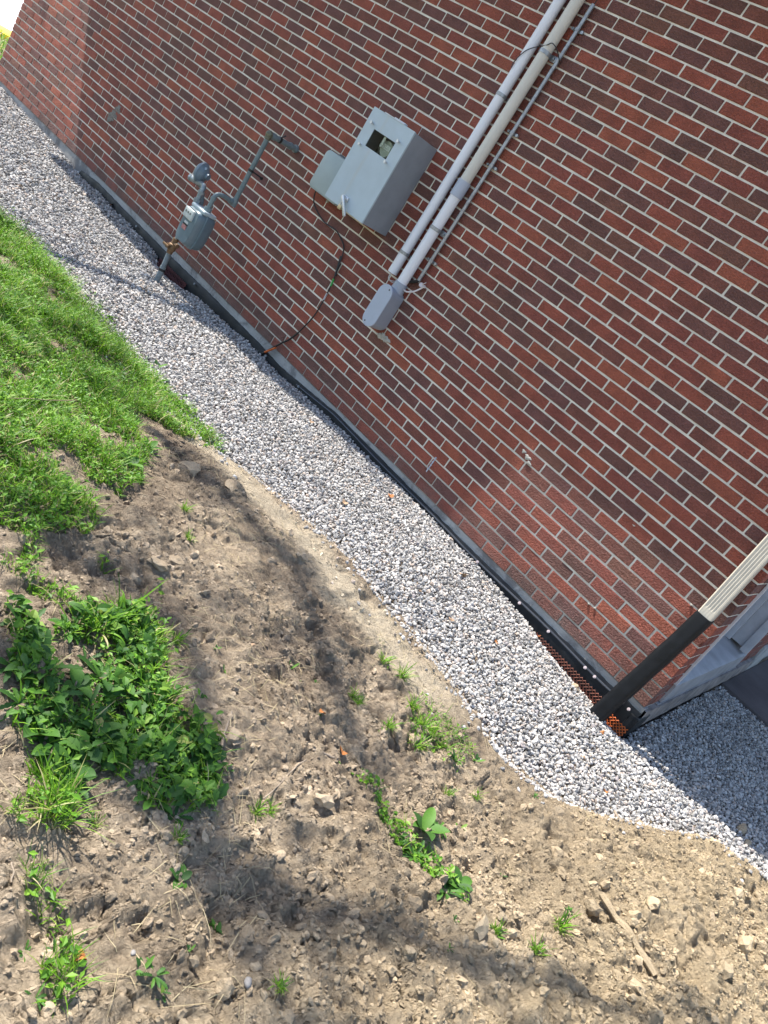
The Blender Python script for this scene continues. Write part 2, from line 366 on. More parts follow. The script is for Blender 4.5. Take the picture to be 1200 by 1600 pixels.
for v, f in parts: VV.append(v); FF.append(f + off); off += len(v)
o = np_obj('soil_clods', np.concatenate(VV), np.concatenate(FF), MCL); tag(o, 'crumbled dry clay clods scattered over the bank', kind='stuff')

# ------------------------------------------------------------------ patio slab, driveway far left, verge
bm = bmesh.new(); box(bm, .02, 6, 1.95, 9, -.5, -.135, .012)
o = bm_obj('patio_slab', bm, m_concrete('purple_grey_concrete', (.085, .072, .070), (.13, .112, .11), 2.5, False)); tag(o, 'concrete patio slab beyond the gravel corner', kind='structure')
bm = bmesh.new(); box(bm, -60, -12.75, -60, 60, -.3, .0)
o = bm_obj('driveway', bm, m_concrete('pale_driveway_concrete', (.55, .53, .52), (.74, .72, .72), .8, False), smooth=False); tag(o, 'bright concrete driveway beyond the far end of the wall', kind='structure')
bm = bmesh.new(); box(bm, -12.75, -12.05, -30, 30, -.3, .03, .04)
o = bm_obj('kerb', bm, m_paint('yellow_paint', (.75, .60, .02), .6, 0, .2, 3)); tag(o, 'yellow painted kerb beyond the far end of the wall', 'kerb')

# ------------------------------------------------------------------ brick building
LB, HB, HC = .2, .2 / 2.93, 11.02
bld = thing('brick_building', (-4.25, 3, -.1), 'red brown brick house wall with pale mortar joints above the gravel strip', 'house')
BO = Vector(WORG['brick_building'])
def chamfer_boxes(B, b=.0022):
    """B (n,6): x0,x1,y0,y1,z0,z1 -> verts, faces with chamfered edges"""
    B = np.asarray(B); n = len(B); c = (B[:, [0, 2, 4]] + B[:, [1, 3, 5]]) / 2; h = (B[:, [1, 3, 5]] - B[:, [0, 2, 4]]) / 2
    T = []; key = {}
    for sx in (-1, 1):
        for sy in (-1, 1):
            for sz in (-1, 1):
                for ax in range(3): key[(sx, sy, sz, ax)] = len(T); T.append(((sx, sy, sz), ax))
    S_ = np.array([t[0] for t in T], float); inset = np.array([[0 if a == t[1] else 1 for a in range(3)] for t in T], float)
    V = c[:, None] + S_[None] * (h[:, None] - b * inset[None])
    V += np.random.default_rng(5).normal(size=V.shape) * .0005
    F = []
    for ax in range(3):
        o1, o2 = [a for a in range(3) if a != ax]
        for s in (-1, 1):
            f = []
            for (a, b_) in ((-1, -1), (1, -1), (1, 1), (-1, 1)):
                k = [0, 0, 0]; k[ax] = s; k[o1] = a; k[o2] = b_; f.append(key[(*k, ax)])
            F.append(f)
    for ax in range(3):      # edge chamfers parallel to ax
        o1, o2 = [a for a in range(3) if a != ax]
        for a in (-1, 1):
            for b_ in (-1, 1):
                k0 = [0, 0, 0]; k0[ax] = -1; k0[o1] = a; k0[o2] = b_; k1 = list(k0); k1[ax] = 1
                F.append([key[(*k0, o1)], key[(*k1, o1)], key[(*k1, o2)], key[(*k0, o2)]])
    F = np.array(F); ctr = np.zeros(3)
    # orient outward
    for i, f in enumerate(F):
        p = S_[f] * (1 - .2 * inset[f]); nrm = np.cross(p[1] - p[0], p[2] - p[0])
        if nrm @ p.mean(0) < 0: F[i] = f[::-1]
    F = (F[None] + (np.arange(n) * 24)[:, None, None]).reshape(-1, 4)
    return V.reshape(-1, 3), F
j = .0052; ZT = 3.36
fb = []; sb = []; r5 = random.Random(3)
def clipb(lst, x0, x1, y0, y1, z0, z1):
    if x1 - x0 > .015 and y1 - y0 > .015: lst.append((x0, x1, y0, y1, z0, z1))
for c in range(-9, 41):
    zc = (40.5 - c) * HB; z0, z1 = zc - HB / 2 + j, zc + HB / 2 - j; odd = c % 2
    hh = 10.5 if odd else 10
    fb.append(((hh - HC) * LB + j, -.0015, .0 + r5.uniform(-.001, .001), .195 if odd else .095, z0, z1))
    k = hh
    while (k - HC) * LB > -8.5:
        x1 = (k - HC) * LB - j; x0 = max((k - 1 - HC) * LB + j, -8.5); dy = r5.uniform(-.0014, .0014)
        clipb(fb, x0 + r5.uniform(-.001, .001), x1 + r5.uniform(-.001, .001), dy, .09, z0 + r5.uniform(-.0008, .0008), z1 + r5.uniform(-.0008, .0008)); k -= 1
    y = .2 if odd else .1
    while y < 6:
        y0, y1 = y + j, y + .2 - j; y += .2
        dx = r5.uniform(-.0014, .0014) - .0005
        if z0 < 2.05 and z1 > .0:
            if y0 < .23: clipb(sb, -.1, dx, y0, min(y1, .222), z0, z1)
            if y1 > 1.95: clipb(sb, -.1, dx, max(y0, 1.965), y1, z0, z1)
        else: clipb(sb, -.1, dx, y0, y1, z0, z1)
V, F = chamfer_boxes(fb); o = np_obj('front_wall', V, F, MB, bld, org=BO)
V, F = chamfer_boxes(sb); o = np_obj('side_wall', V, F, MB, bld, org=BO)
bm = bmesh.new()
box(bm, -8.495, -.3, .0045, .3, .003, ZT); box(bm, -.2995, -.0055, .0045, .222, .003, ZT)
box(bm, -.3, -.0055, 1.965, 6, .003, ZT); box(bm, -.3, -.0055, .223, 1.964, 2.11, ZT); box(bm, -8.49, -8.2, .301, 6, .003, ZT)
o = bm_obj('mortar_core', bm, MM, bld, smooth=False)
bm = bmesh.new(); box(bm, -8.5, -.004, .008, .3, -.9, .0); box(bm, -.3, -.004, .301, 6, -.9, -.02); box(bm, -.05, .006, .0065, .06, -.5, -.0015)
o = bm_obj('foundation', bm, MC, bld, smooth=False)
bm = bmesh.new()   # soffit, fascia and roof; deeper tapered far half is added, unseen, to shade the wall
box(bm, -8.9, .35, -.38, .0, 3.37, 3.40); box(bm, -8.9, .35, -.40, -.38, 3.34, 3.52); box(bm, -8.9, -5.4, -.74, -.401, 3.37, 3.40); box(bm, -8.9, -5.4, -.76, -.74, 3.34, 3.52)
vs = [bm.verts.new(p) for p in ((-5.4, -.401, 3.37), (-5.4, -.76, 3.37), (-3.2, -.401, 3.37), (-5.4, -.401, 3.52), (-5.4, -.76, 3.52), (-3.2, -.401, 3.52))]
for f in ((0, 1, 2), (3, 4, 5), (0, 1, 4, 3), (1, 2, 5, 4), (2, 0, 3, 5)): bm.faces.new([vs[i] for i in f])
o = bm_obj('eave', bm, M_white, bld, smooth=False)
bm = bmesh.new()
for (x0, x1, y0) in ((-8.92, -5.39, -.78), (-5.39, .37, -.42)):
    vs = [bm.verts.new(p) for p in ((x0, y0, 3.53), (x1, y0, 3.53), (x1, 3, 5.1), (x0, 3, 5.1), (x0, y0, 3.57), (x1, y0, 3.57), (x1, 3, 5.14), (x0, 3, 5.14))]
    for f in ((0, 1, 2, 3), (4, 5, 6, 7), (0, 1, 5, 4), (1, 2, 6, 5), (2, 3, 7, 6), (3, 0, 4, 7)): bm.faces.new([vs[i] for i in f])
vs = [bm.verts.new(p) for p in ((-8.92, 3, 5.1), (.37, 3, 5.1), (.37, 6.5, 3.5), (-8.92, 6.5, 3.5))]; bm.faces.new(vs)
o = bm_obj('roof', bm, m_paint('dark_shingles', (.06, .055, .05), .9, 0, .3, 8, .5), bld, smooth=False)
for x in (-8.45, -.02):   # gable infill
    bm = bmesh.new(); vs = [bm.verts.new(p) for p in ((x, .02, 3.36), (x, 6, 3.36), (x, 6, 3.6), (x, 3, 5.08), (x, .02, 3.6))]; bm.faces.new(vs)
    o = bm_obj('gable', bm, M_white, bld, smooth=False)
# side opening: sill, casing, jamb, door
bm = bmesh.new(); box(bm, -.16, .014, .20, 1.99, -.005, .0, 0); 
vs = [bm.verts.new(p) for p in ((.012, .235, .005), (.012, 1.955, .005), (.012, 1.955, .125), (.012, .235, .125), (-.17, .235, .005), (-.17, 1.955, .005), (-.17, 1.955, .165), (-.17, .235, .165))]
for f in ((0, 1, 2, 3), (4, 5, 6, 7), (0, 1, 5, 4), (1, 2, 6, 5), (2, 3, 7, 6), (3, 0, 4, 7)): bm.faces.new([vs[i] for i in f])
sill = bm_obj('door_sill', bm, m_paint('grey_aluminium_sill', (.36, .355, .37), .45, 0, .2, 8), bld, smooth=False)
bm = bmesh.new(); box(bm, -.17, .006, .224, .238, .13, 2.05, .002); box(bm, -.02, .012, .222, .25, .13, 2.05, .003)
bm_obj('door_casing', bm, M_white, bld)
bm = bmesh.new(); box(bm, -.17, .006, 1.83, 1.955, .17, 2.05, .002); box(bm, -.035, .02, 1.80, 1.829, .15, 2.05, .004); box(bm, -.172, -.12, 1.78, 1.829, .16, 2.05, .004); box(bm, -.17, .01, .239, 1.829, 2.03, 2.10, .003)
bm_obj('door_casing', bm, m_paint('blue_white_aluminium', (.50, .51, .54), .4, 0, .08), bld)
bm = bmesh.new(); box(bm, -.215, -.175, .239, 1.83, .1, 2.1, .003)
for k in range(4): box(bm, -.176, -.170, .33, 1.74, .24 + k * .45, .60 + k * .45, .004)
bm_obj('door', bm, M_white, bld)
bm = bmesh.new(); box(bm, -.25, .02, 2.66, 3.2, -.2, .11, .02); o = bm_obj('stone_block', bm, MC, bld)
# stained ledge of rough concrete under the side opening
xs_ = np.linspace(.015, 2.6, 60); bm = bmesh.new(); rr = random.Random(4); prev = None
for yv in xs_:
    a = .018 + rr.uniform(0, .006); top = -.006 + rr.uniform(-.002, .0); ring = [bm.verts.new(p) for p in ((-.01, yv, top), (a, yv, top - .004), (a + rr.uniform(0, .006), yv, -.12 + rr.uniform(-.006, .006)), (.002, yv, -.2), (-.01, yv, -.4))]
    if prev:
        for k in range(4): bm.faces.new((prev[k], prev[k + 1], ring[k + 1], ring[k]))
    prev = ring
bm_obj('footing_ledge', bm, m_concrete('stained_footing', (.10, .085, .08), (.30, .26, .24), 8, True), bld)
# mortar smears and stains stuck on the wall
def splat(name, pts, r, m, th=.004):
    bm = bmesh.new()
    for (x, z, rx, rz) in pts:
        q = bmesh.ops.create_icosphere(bm, subdivisions=3, radius=1)['verts']; ph = r5.uniform(0, 9)
        for v in q:
            a = math.atan2(v.co.z, v.co.x); f = 1 + .25 * math.sin(3 * a + ph) + .15 * math.sin(7 * a + 2 * ph)
            v.co = Vector((x + v.co.x * rx * f, -.001 + v.co.y * th, z + v.co.z * rz * f))
    return bm_obj(name, bm, m, bld)
M_smear = m_paint('smeared_mortar', (.21, .19, .165), .9, 0, .3, 60, .6)
splat('mortar_smear', [(-6.325, .46, .05, .035), (-6.30, .50, .06, .03), (-6.27, .56, .045, .03)], 0, M_smear, .003)
M_smear2 = m_paint('pale_mortar_spots', (.45, .43, .38), .9, 0, .2, 60, .6)
for sp_ in [(-1.31, .573, .022, .013), (-1.35, .585, .014, .010), (-1.285, .553, .018, .010), (-.54, .20, .006, .005), (-.50, .205, .006, .005), (-.16, .545, .007, .006), (-.62, .66, .008, .003)]: splat('mortar_spot', [sp_], 0, M_smear2, .005)
splat('paint_streak', [(-1.785, .12 + .013 * k, .004 + .002 * (k % 2), .010) for k in range(8)], 0, m_paint('pale_blue_paint', (.42, .45, .52), .7), .002)
splat('mortar_patch', [(-2.60, .555, .03, .022), (-2.56, .56, .03, .018), (-2.63, .55, .02, .015)], 0, M_smear2, .006)
# ------------------------------------------------------------------ foundation membrane
mem = thing('foundation_membrane', (-3.1, -.02, -.15), 'black plastic waterproofing membrane along the foot of the brick wall', 'membrane')
bm = bmesh.new(); rr = random.Random(9); prev = None
ztop = lambda x: float(np.interp(x, [-6.4, -6.1, -5.5, -4.8, -4.1, -3.5, -3.2, -2.6, -2, -1.3, -.7, -.3, 0], [-.06, -.035, -.045, -.05, -.045, -.05, -.062, -.022, -.03, -.04, -.036, -.036, -.03]))
xx = np.arange(-6.38, .03, .03)
for x in xx:
    zt = ztop(x) + rr.uniform(-.002, .002); w_ = rr.uniform(-.003, .003)
    ring = [bm.verts.new(p) for p in ((x, .004, zt), (x, -.012, zt + .001), (x, -.020 + w_, zt - .02), (x, -.028 + w_, zt - .08), (x, -.03, -.4))]
    if prev:
        for k in range(4): bm.faces.new((prev[k], prev[k + 1], ring[k + 1], ring[k]))
    prev = ring
box(bm, -.024, .026, -.037, .16, -.4, -.052, .006)
bm_obj('sheet', bm, M_mem, mem)
bm = bmesh.new()
pts = [(x, -.0235 + .002 * math.sin(x * 9), ztop(x) - .014 + .003 * math.sin(x * 7)) for x in np.arange(-2.98, -.09, .05)]
tube(bm, pts, .0065, 8)
bm_obj('termination_strip', bm, m_paint('shiny_black_strip', (.05, .055, .065), .18, 0, .1), mem)
M_wash = m_paint('pink_white_washer', (.62, .52, .52), .5, 0, .1, 90)
M_wash2 = m_paint('grey_washer', (.22, .24, .26), .5)
for x in (-5.3, -4.35, -3.35, -2.95, -1.16, -.82, -.60, -.335, -.27, -.045):
    z = ztop(x) - .016; bm = bmesh.new(); disc(bm, (x, -.034, z), (0, -1, .2), .0085, .005, 14); disc(bm, (x, -.038, z), (0, -1, .2), .0035, .006, 8); bm_obj('washer', bm, M_wash if x > -2 else M_wash2, mem)
# orange drainage mesh
def mesh_net(x0, x1, z0, z1, y, label, loc, m, dx=.022):
    t = thing('drainage_mesh', loc, label, 'plastic mesh', 'drainage mesh along the wall'); bm = bmesh.new(); n = int((x1 - x0) / dx); mrows = int((z1 - z0) / .02)
    for i in range(-mrows, n):
        for sgn in (1, -1):
            pts = []
            for k in range(mrows + 1):
                xx_ = x0 + (i + (k if sgn > 0 else mrows - k)) * dx
                if x0 - .001 <= xx_ <= x1 + .001: pts.append((xx_, y - .006 * ((k + (sgn > 0)) % 2) - .10 * (k / mrows) * .12, z1 - k * (z1 - z0) / mrows))
            if len(pts) > 1: tube(bm, pts, .0028, 5)
    bm_obj('net', bm, m, t)
mesh_net(-.64, -.10, -.25, -.10, -.036, 'rust brown drainage mesh between gravel and membrane left of the black downspout boot', (-.37, -.05, -.2), m_paint('rusty_orange_net', (.20, .06, .035), .6, 0, .3, 20))
mesh_net(-.10, .03, -.24, -.12, -.050, 'bright orange drainage mesh at the building corner below the black boot', (-.03, -.06, -.2), M_orange, .02)
mesh_net(-4.84, -4.42, -.25, -.105, -.036, 'dark red drainage mesh beside the gas pipe at the wall foot', (-4.6, -.05, -.2), m_paint('dark_red_net', (.16, .045, .04), .6, 0, .3, 20))
# ------------------------------------------------------------------ downspout
ds = thing('downspout', (-.10, -.12, -.17), 'cream ribbed aluminium downspout ending in a black rubber boot at the building corner', 'downspout')
bm = bmesh.new()
def rib_profile(x0, x1, y0, y1):
    P = [(x0 + .006, y1), (x0, y1 - .006), (x0, y0 + .006), (x0 + .005, y0)]
    n = 4; w_ = (x1 - x0 - .02) / n
    for k in range(n):
        a = x0 + .01 + k * w_; P += [(a, y0), (a + w_ * .25, y0 + .003), (a + w_ * .6, y0 + .003), (a + w_ * .8, y0)]
    P += [(x1 - .005, y0), (x1, y0 + .006), (x1, y1 - .006), (x1 - .006, y1)]; return P
P = rib_profile(-.109, -.034, -.085, -.022)
rings = []
for (z, dx_, flat) in ((.50, 0, 1), (.60, 0, 1), (.615, 0, 0), (3.36, .0, 0)):
    rings.append([bm.verts.new((x + dx_, (max(y, -.085) if not flat or y > -.081 else -.085), z)) for x, y in P])
for a, b in zip(rings, rings[1:]):
    for k in range(len(P)): bm.faces.new((a[k], a[(k + 1) % len(P)], b[(k + 1) % len(P)], b[k]))
bm_obj('pipe', bm, M_cream, ds, angle=25)
bm = bmesh.new()   # boot: a rectangular sleeve leaning out at its foot
rings = []; n = 28
for t in np.linspace(0, 1, 22):
    cx, cy, cz = -.0715 + (-.122 + .0715) * t ** 1.1, -.055 + (-.135 + .055) * t, .562 + (-.172 - .562) * t
    hx = .043 + .004 * math.sin(t * 21) * .25; hy = .038 + .004 * t; ring = []
    for k in range(n):
        a = 2 * math.pi * k / n; c_, s_ = math.cos(a), math.sin(a); f = (abs(c_) ** 5 + abs(s_) ** 5) ** (-1 / 5); ring.append(bm.verts.new((cx + hx * c_ * f, cy + hy * s_ * f, cz)))
    rings.append(ring)
for a, b in zip(rings, rings[1:]):
    for k in range(n): bm.faces.new((a[k], a[(k + 1) % n], b[(k + 1) % n], b[k]))
inner = [bm.verts.new(v.co * .0 + Vector((-.122, -.135, -.168)) + (v.co - Vector((-.122, -.135, -.172))) * .86) for v in rings[-1]]
up_ = [bm.verts.new(v.co + Vector((.004, .006, .10))) for v in inner]
for k in range(n):
    bm.faces.new((rings[-1][k], rings[-1][(k + 1) % n], inner[(k + 1) % n], inner[k])); bm.faces.new((inner[k], inner[(k + 1) % n], up_[(k + 1) % n], up_[k]))
it = [bm.verts.new(Vector((-.0715, -.055, .562)) + (v.co - Vector((-.0715, -.055, .562))) * .9) for v in rings[0]]
for k in range(n): bm.faces.new((rings[0][k], rings[0][(k + 1) % n], it[(k + 1) % n], it[k]))
bm_obj('rubber_boot', bm, M_black, ds, angle=50)
bm = bmesh.new(); box(bm, -.122, -.022, -.087, -.0, 1.62, 1.65, .002); bm_obj('strap', bm, M_cream, ds)
# ------------------------------------------------------------------ gas meter
gm = thing('gas_meter', (-4.28, -.40, -.13), 'blue grey gas meter with regulator on a pipe standing in the gravel', 'gas meter')
X0, X1, Z0, Z1, YF, YB = -4.235, -4.045, .235, .50, -.49, -.34
def sq_ring(bm, cx, cz, hx, hz, y, n=40, p=6, taper=.12):
    r = []
    for k in range(n):
        a = 2 * math.pi * k / n; c_, s_ = math.cos(a), math.sin(a); f = (abs(c_) ** p + abs(s_) ** p) ** (-1 / p)
        u, v = c_ * f, s_ * f; wx = 1 - taper * max(0, -v) ** 1.5
        r.append(bm.verts.new((cx + hx * u * wx, y, cz + hz * v)))
    return r
bm = bmesh.new(); cx, cz, hx, hz = (X0 + X1) / 2, (Z0 + Z1) / 2, (X1 - X0) / 2, (Z1 - Z0) / 2
prof = [(YF, .74), (YF, .78), (YF + .006, .84), (YF + .03, .93), (YF + .055, .97), (YF + .058, 1.05), (YF + .070, 1.05), (YF + .073, .98), (YB - .05, .97), (YB - .02, .92), (YB, .78), (YB, .7)]
rings = [sq_ring(bm, cx, cz, hx * s_, hz * (s_ * .6 + .4), y) for y, s_ in prof]
for a, b in zip(rings, rings[1:]):
    for k in range(40): bm.faces.new((a[k], a[(k + 1) % 40], b[(k + 1) % 40], b[k]))
bm.faces.new(rings[0]); bm.faces.new(rings[-1][::-1])
body = bm_obj('meter_body', bm, M_meter, gm, angle=40)
bm = bmesh.new(); box(bm, X0 + .012, X1 - .012, YF + .02, YB - .02, Z1 - .012, Z1 + .014, .008, 3); bm_obj('top_casting', bm, m_paint('pale_blue_grey_paint', (.40, .47, .50), .35, 0, .08), gm)
bm = bmesh.new(); box(bm, X0 + .022, X0 + .128, YF - .016, YF + .012, .405, .475, .006, 3); ip = bm_obj('index_box', bm, m_paint('pale_index_cover', (.52, .56, .54), .4, 0, .1, 40), gm)
for k in range(3):
    bm = bmesh.new(); disc(bm, (X0 + .048 + k * .027, YF - .0175, .446), (0, 1, 0), .0085, .002, 16); bm_obj('dial', bm, m_paint('dark_dial', (.16, .18, .18), .4), ip)
bm = bmesh.new(); box(bm, X0 + .06, X0 + .105, YF - .0025, YF - .0005, .372, .388); lab = bm_obj('label', bm, m_paint('white_sticker', (.55, .56, .55), .5), gm, smooth=False); lab['label'] = 'white sticker'
bm = bmesh.new(); box(bm, X0 + .055, X0 + .108, YF - .0025, YF - .0005, .360, .3715); lab = bm_obj('label', bm, m_paint('black_sticker', (.01, .01, .01), .5), gm, smooth=False); lab['label'] = 'black sticker'
bm = bmesh.new(); box(bm, X0 + .055, X0 + .106, YF - .0025, YF - .0005, .330, .3595); lab = bm_obj('label', bm, m_paint('red_white_sticker', (.60, .25, .24), .5, 0, .4, 160), gm, smooth=False); lab['label'] = 'red and white sticker'
# ground riser, wrapped joint, rusty valve
bm = bmesh.new(); tube(bm, [(-4.272, -.40, -.2), (-4.279, -.40, .0)], .021, 18); tube(bm, [(-4.279, -.40, .001), (-4.288, -.40, .10)], .018, 18); bm_obj('ground_pipe', bm, m_paint('grey_wrapped_pipe', (.19, .23, .25), .5, 0, .2, 30), gm)
bm = bmesh.new(); tube(bm, [(-4.277, -.40, -.035), (-4.2785, -.40, -.018)], .0235, 18); bm_obj('tape_band', bm, M_cable, gm)
bm = bmesh.new(); tube(bm, [(-4.288, -.40, .10), (-4.29, -.40, .125), (-4.29, -.40, .13), (-4.29, -.40, .17), (-4.29, -.40, .175), (-4.29, -.40, .215)], [.020, .024, .030, .030, .022, .020], 12)
disc(bm, (-4.29, -.425, .15), (0, 1, 0), .017, .05, 10); box(bm, -4.33, -4.26, -.458, -.449, .142, .158, .002); disc(bm, (-4.265, -.40, .18), (1, 0, 0), .016, .05, 8)
bm_obj('shutoff_valve', bm, M_rust, gm)
bm = bmesh.new(); tube(bm, corner_path([(-4.29, -.40, .2), (-4.29, -.385, .30), (-4.30, -.33, .50), (-4.33, -.36, .60), (-4.375, -.40, .615)], .03), .014, 12); bm_obj('inlet_riser', bm, M_pipe, gm)
reg = None
bm = bmesh.new(); ax = Vector((.92, .38, .02)).normalized(); c0 = Vector((-4.362, -.40, .685))
tube(bm, [c0 + ax * d for d in (-.04, -.028, -.012, -.008, .006, .010, .03, .045)], [.028, .055, .068, .075, .075, .066, .05, .02], 28)
tube(bm, [c0 + ax * .04, c0 + ax * .062], .022, 14); disc(bm, c0 + ax * .03 + Vector((.0, -.01, .032)), (.3, -.5, .3), .010, .05, 10)
bm_obj('regulator', bm, m_paint('blue_grey_cast_paint', (.17, .23, .28), .4, 0, .15, 30), gm)
bm = bmesh.new(); tube(bm, [c0 + Vector((-.055, -.02, -.068)), c0 + Vector((.0, -.01, -.065))], .022, 16); tube(bm, [c0 + Vector((-.062, -.021, -.068)), c0 + Vector((-.045, -.018, -.068))], .026, 8)
tube(bm, corner_path([c0 + Vector((.0, -.01, -.065)), (-4.262, -.41, .632), (-4.255, -.415, .58), (-4.25, -.415, .50)], .022), .018, 16)
tube(bm, [(-4.254, -.415, .575), (-4.253, -.415, .595)], .024, 8); tube(bm, [(-4.25, -.415, .51), (-4.25, -.415, .535)], .028, 8)
bm_obj('inlet_elbow', bm, m_paint('pale_galvanised_elbow', (.30, .34, .36), .4, .3, .2, 40), gm)
bm = bmesh.new(); tube(bm, [(-4.112, -.415, .51), (-4.112, -.415, .54)], .027, 8)
tube(bm, corner_path([(-4.112, -.415, .53), (-4.112, -.415, .64), (-4.11, -.36, .655), (-4.11, -.25, .64)], .028), .0155, 16)
tube(bm, [(-4.112, -.415, .60), (-4.112, -.415, .615)], .020, 12); tube(bm, [(-4.11, -.275, .643), (-4.11, -.29, .645)], .021, 12); tube(bm, [(-4.11, -.25, .618), (-4.11, -.25, .668)], .022, 12); bm_obj('outlet_elbow', bm, M_pipe, gm)
bm = bmesh.new(); tube(bm, [(-4.11, -.25, .645), (-4.112, -.25, 1.14)], .0165, 16); bm_obj('riser_pipe', bm, m_paint('teal_grey_pipe_paint', (.14, .19, .20), .45, 0, .15, 30), gm)
bm = bmesh.new(); q = bmesh.ops.create_icosphere(bm, subdivisions=3, radius=.027, matrix=Matrix.Translation((-4.112, -.25, 1.145))); tube(bm, [(-4.112, -.25, 1.11), (-4.112, -.25, 1.145)], .022, 12); bm_obj('brass_elbow', bm, m_paint('tarnished_brass', (.19, .19, .13), .55, .3, .3, 60), gm)
bm = bmesh.new(); tube(bm, [(-4.112, -.25, 1.147), (-4.10, -.0, 1.157)], .019, 16); tube(bm, [(-4.112, -.24, 1.147), (-4.11, -.20, 1.149)], .023, 12); tube(bm, [(-4.104, -.07, 1.154), (-4.103, -.05, 1.155)], .024, 12); tube(bm, [(-4.1, -.02, 1.157), (-4.1, -.002, 1.157)], .027, 12); bm_obj('wall_pipe', bm, M_pipe, gm)
for (y, z, v) in ((-.25, .885, 1), (-.16, 1.151, 0)):
    bm = bmesh.new()
    if v: tube(bm, [(-4.111, -.25, z - .008), (-4.111, -.25, z + .008)], .0195, 14); tube(bm, [(-4.10, -.24, z), (-4.075, -.19, z - .004), (-4.065, -.175, z - .012)], .006, 6); disc(bm, (-4.07, -.175, z - .008), (0, 1, .3), .011, .014, 8)
    else: tube(bm, [(-4.108, -.166, z), (-4.107, -.15, z)], .0225, 14); tube(bm, [(-4.107, -.155, z + .018), (-4.09, -.14, z + .045)], .005, 6)
    bm_obj('pipe_clamp', bm, M_cable, gm)
# ------------------------------------------------------------------ electrical cabinet
cab = thing('meter_cabinet', (-3.19, -.12, 1.05), 'pale grey steel meter cabinet with small window and lever handle on the wall', 'meter cabinet')
x0, x1, z0, z1, yf = -3.385, -3.003, 1.052, 1.638, -.25
bm = bmesh.new()   # open-fronted shell
T = .004
box(bm, x0, x0 + T, yf + .012, -.002, z0, z1); box(bm, x1 - T, x1, yf + .012, -.002, z0, z1); box(bm, x0 + T, x1 - T, yf + .012, -.002, z0, z0 + T); box(bm, x0 + T, x1 - T, yf + .012, -.002, z1 - T, z1); box(bm, x0 + T, x1 - T, -.006, -.002, z0 + T, z1 - T)
bm_obj('shell', bm, m_paint('grey_steel_side', (.235, .26, .29), .45, 0, .06), cab, smooth=False)
wx0, wx1, wz0, wz1 = -3.297, -3.092, 1.427, 1.533
bm = bmesh.new()   # door leaf with the window cut out, folded edges
def ringf(y, a, b, c, d): return [bm.verts.new(p) for p in ((a, y, c), (b, y, c), (b, y, d), (a, y, d))]
of = ringf(yf, x0 - .002, x1 + .002, z0 - .002, z1 + .003); inn = ringf(yf, wx0, wx1, wz0, wz1); ob = ringf(yf + .0115, x0 - .002, x1 + .002, z0 - .002, z1 + .003); ib = ringf(yf + .006, wx0, wx1, wz0, wz1)
for k in range(4):
    bm.faces.new((of[k], of[(k + 1) % 4], inn[(k + 1) % 4], inn[k])); bm.faces.new((of[k], of[(k + 1) % 4], ob[(k + 1) % 4], ob[k])); bm.faces.new((inn[k], inn[(k + 1) % 4], ib[(k + 1) % 4], ib[k]))
M_cab = m_paint('pale_grey_steel_door', (.40, .48, .53), .38, 0, .05, 5)
q = N(M_cab); stn = q.math('MULTIPLY', q.ramp(q.math('ABSOLUTE', q.math('ADD', q.xyz()[0], .055)), [(.0, (1, 1, 1)), (.02, (0, 0, 0))]), q.noise(9, 4)); c_in = q.b.inputs['Base Color'].links[0].from_socket
q.set(Base_Color=q.mix(q.math('MULTIPLY', stn, .45), c_in, (.42, .38, .30)))
bm_obj('door', bm, M_cab, cab, smooth=False)
bm = bmesh.new(); box(bm, x0 + .1, x1 - .1, yf - .004, yf + .03, z1 + .0035, z1 + .008, .001); box(bm, x1 - .2, x1 - .1, yf + .004, yf + .03, z1 + .008, z1 + .014, .002); bm_obj('rain_lip', bm, m_paint('white_lip', (.62, .64, .66), .4), cab)
bm = bmesh.new(); box(bm, wx0 + .0005, wx1 - .0005, yf + .007, yf + .009, wz0 + .0005, wz1 - .0005)
M_glass = mat('window_glass', (.8, .85, .82), .05); N(M_glass).set(Transmission_Weight=1.0, IOR=1.1); bm_obj('window_pane', bm, M_glass, cab, smooth=False)
mi = None
bm = bmesh.new(); box(bm, wx0 - .02, wx1 + .02, -.13, -.12, wz0 - .02, wz1 + .02); bk = bm_obj('instrument_panel', bm, M_glass_dark, cab, smooth=False)
bm = bmesh.new(); tube(bm, [(-3.165, -.13, 1.475), (-3.165, -.215, 1.475)], [.052, .048], 24); bm_obj('electric_meter', bm, m_paint('olive_meter_cover', (.34, .38, .31), .25), bk)
bm = bmesh.new(); box(bm, -3.20, -3.13, -.219, -.216, 1.470, 1.50); box(bm, -3.208, -3.190, -.2335, -.2315, 1.47, 1.53); bm_obj('face_plate', bm, m_paint('pale_face_plate', (.75, .77, .68), .5, 0, .3, 120), bk, smooth=False)
bm = bmesh.new(); tube(bm, smooth_path([(-3.28, -.14, 1.44), (-3.25, -.19, 1.48), (-3.23, -.17, 1.44), (-3.21, -.2, 1.452)]), .004, 6); disc(bm, (-3.25, -.15, 1.50), (0, 1, 0), .02, .04, 16); bm_obj('wiring', bm, m_paint('grey_wiring', (.42, .44, .38), .4), bk)
for (x, z) in ((-3.328, 1.555), (-3.330, 1.416), (-3.067, 1.548), (-3.073, 1.414)):
    bm = bmesh.new(); tube(bm, [(x, yf, z), (x, yf - .018, z)], .006, 10); tube(bm, [(x, yf - .016, z), (x, yf - .023, z)], .010, 6); bm_obj('bolt', bm, M_zinc, cab)
bm = bmesh.new(); box(bm, -3.240, -3.188, yf - .012, yf - .0005, 1.098, 1.125, .004); tube(bm, [(-3.214, yf, 1.11), (-3.214, yf - .034, 1.11)], .014, 16)
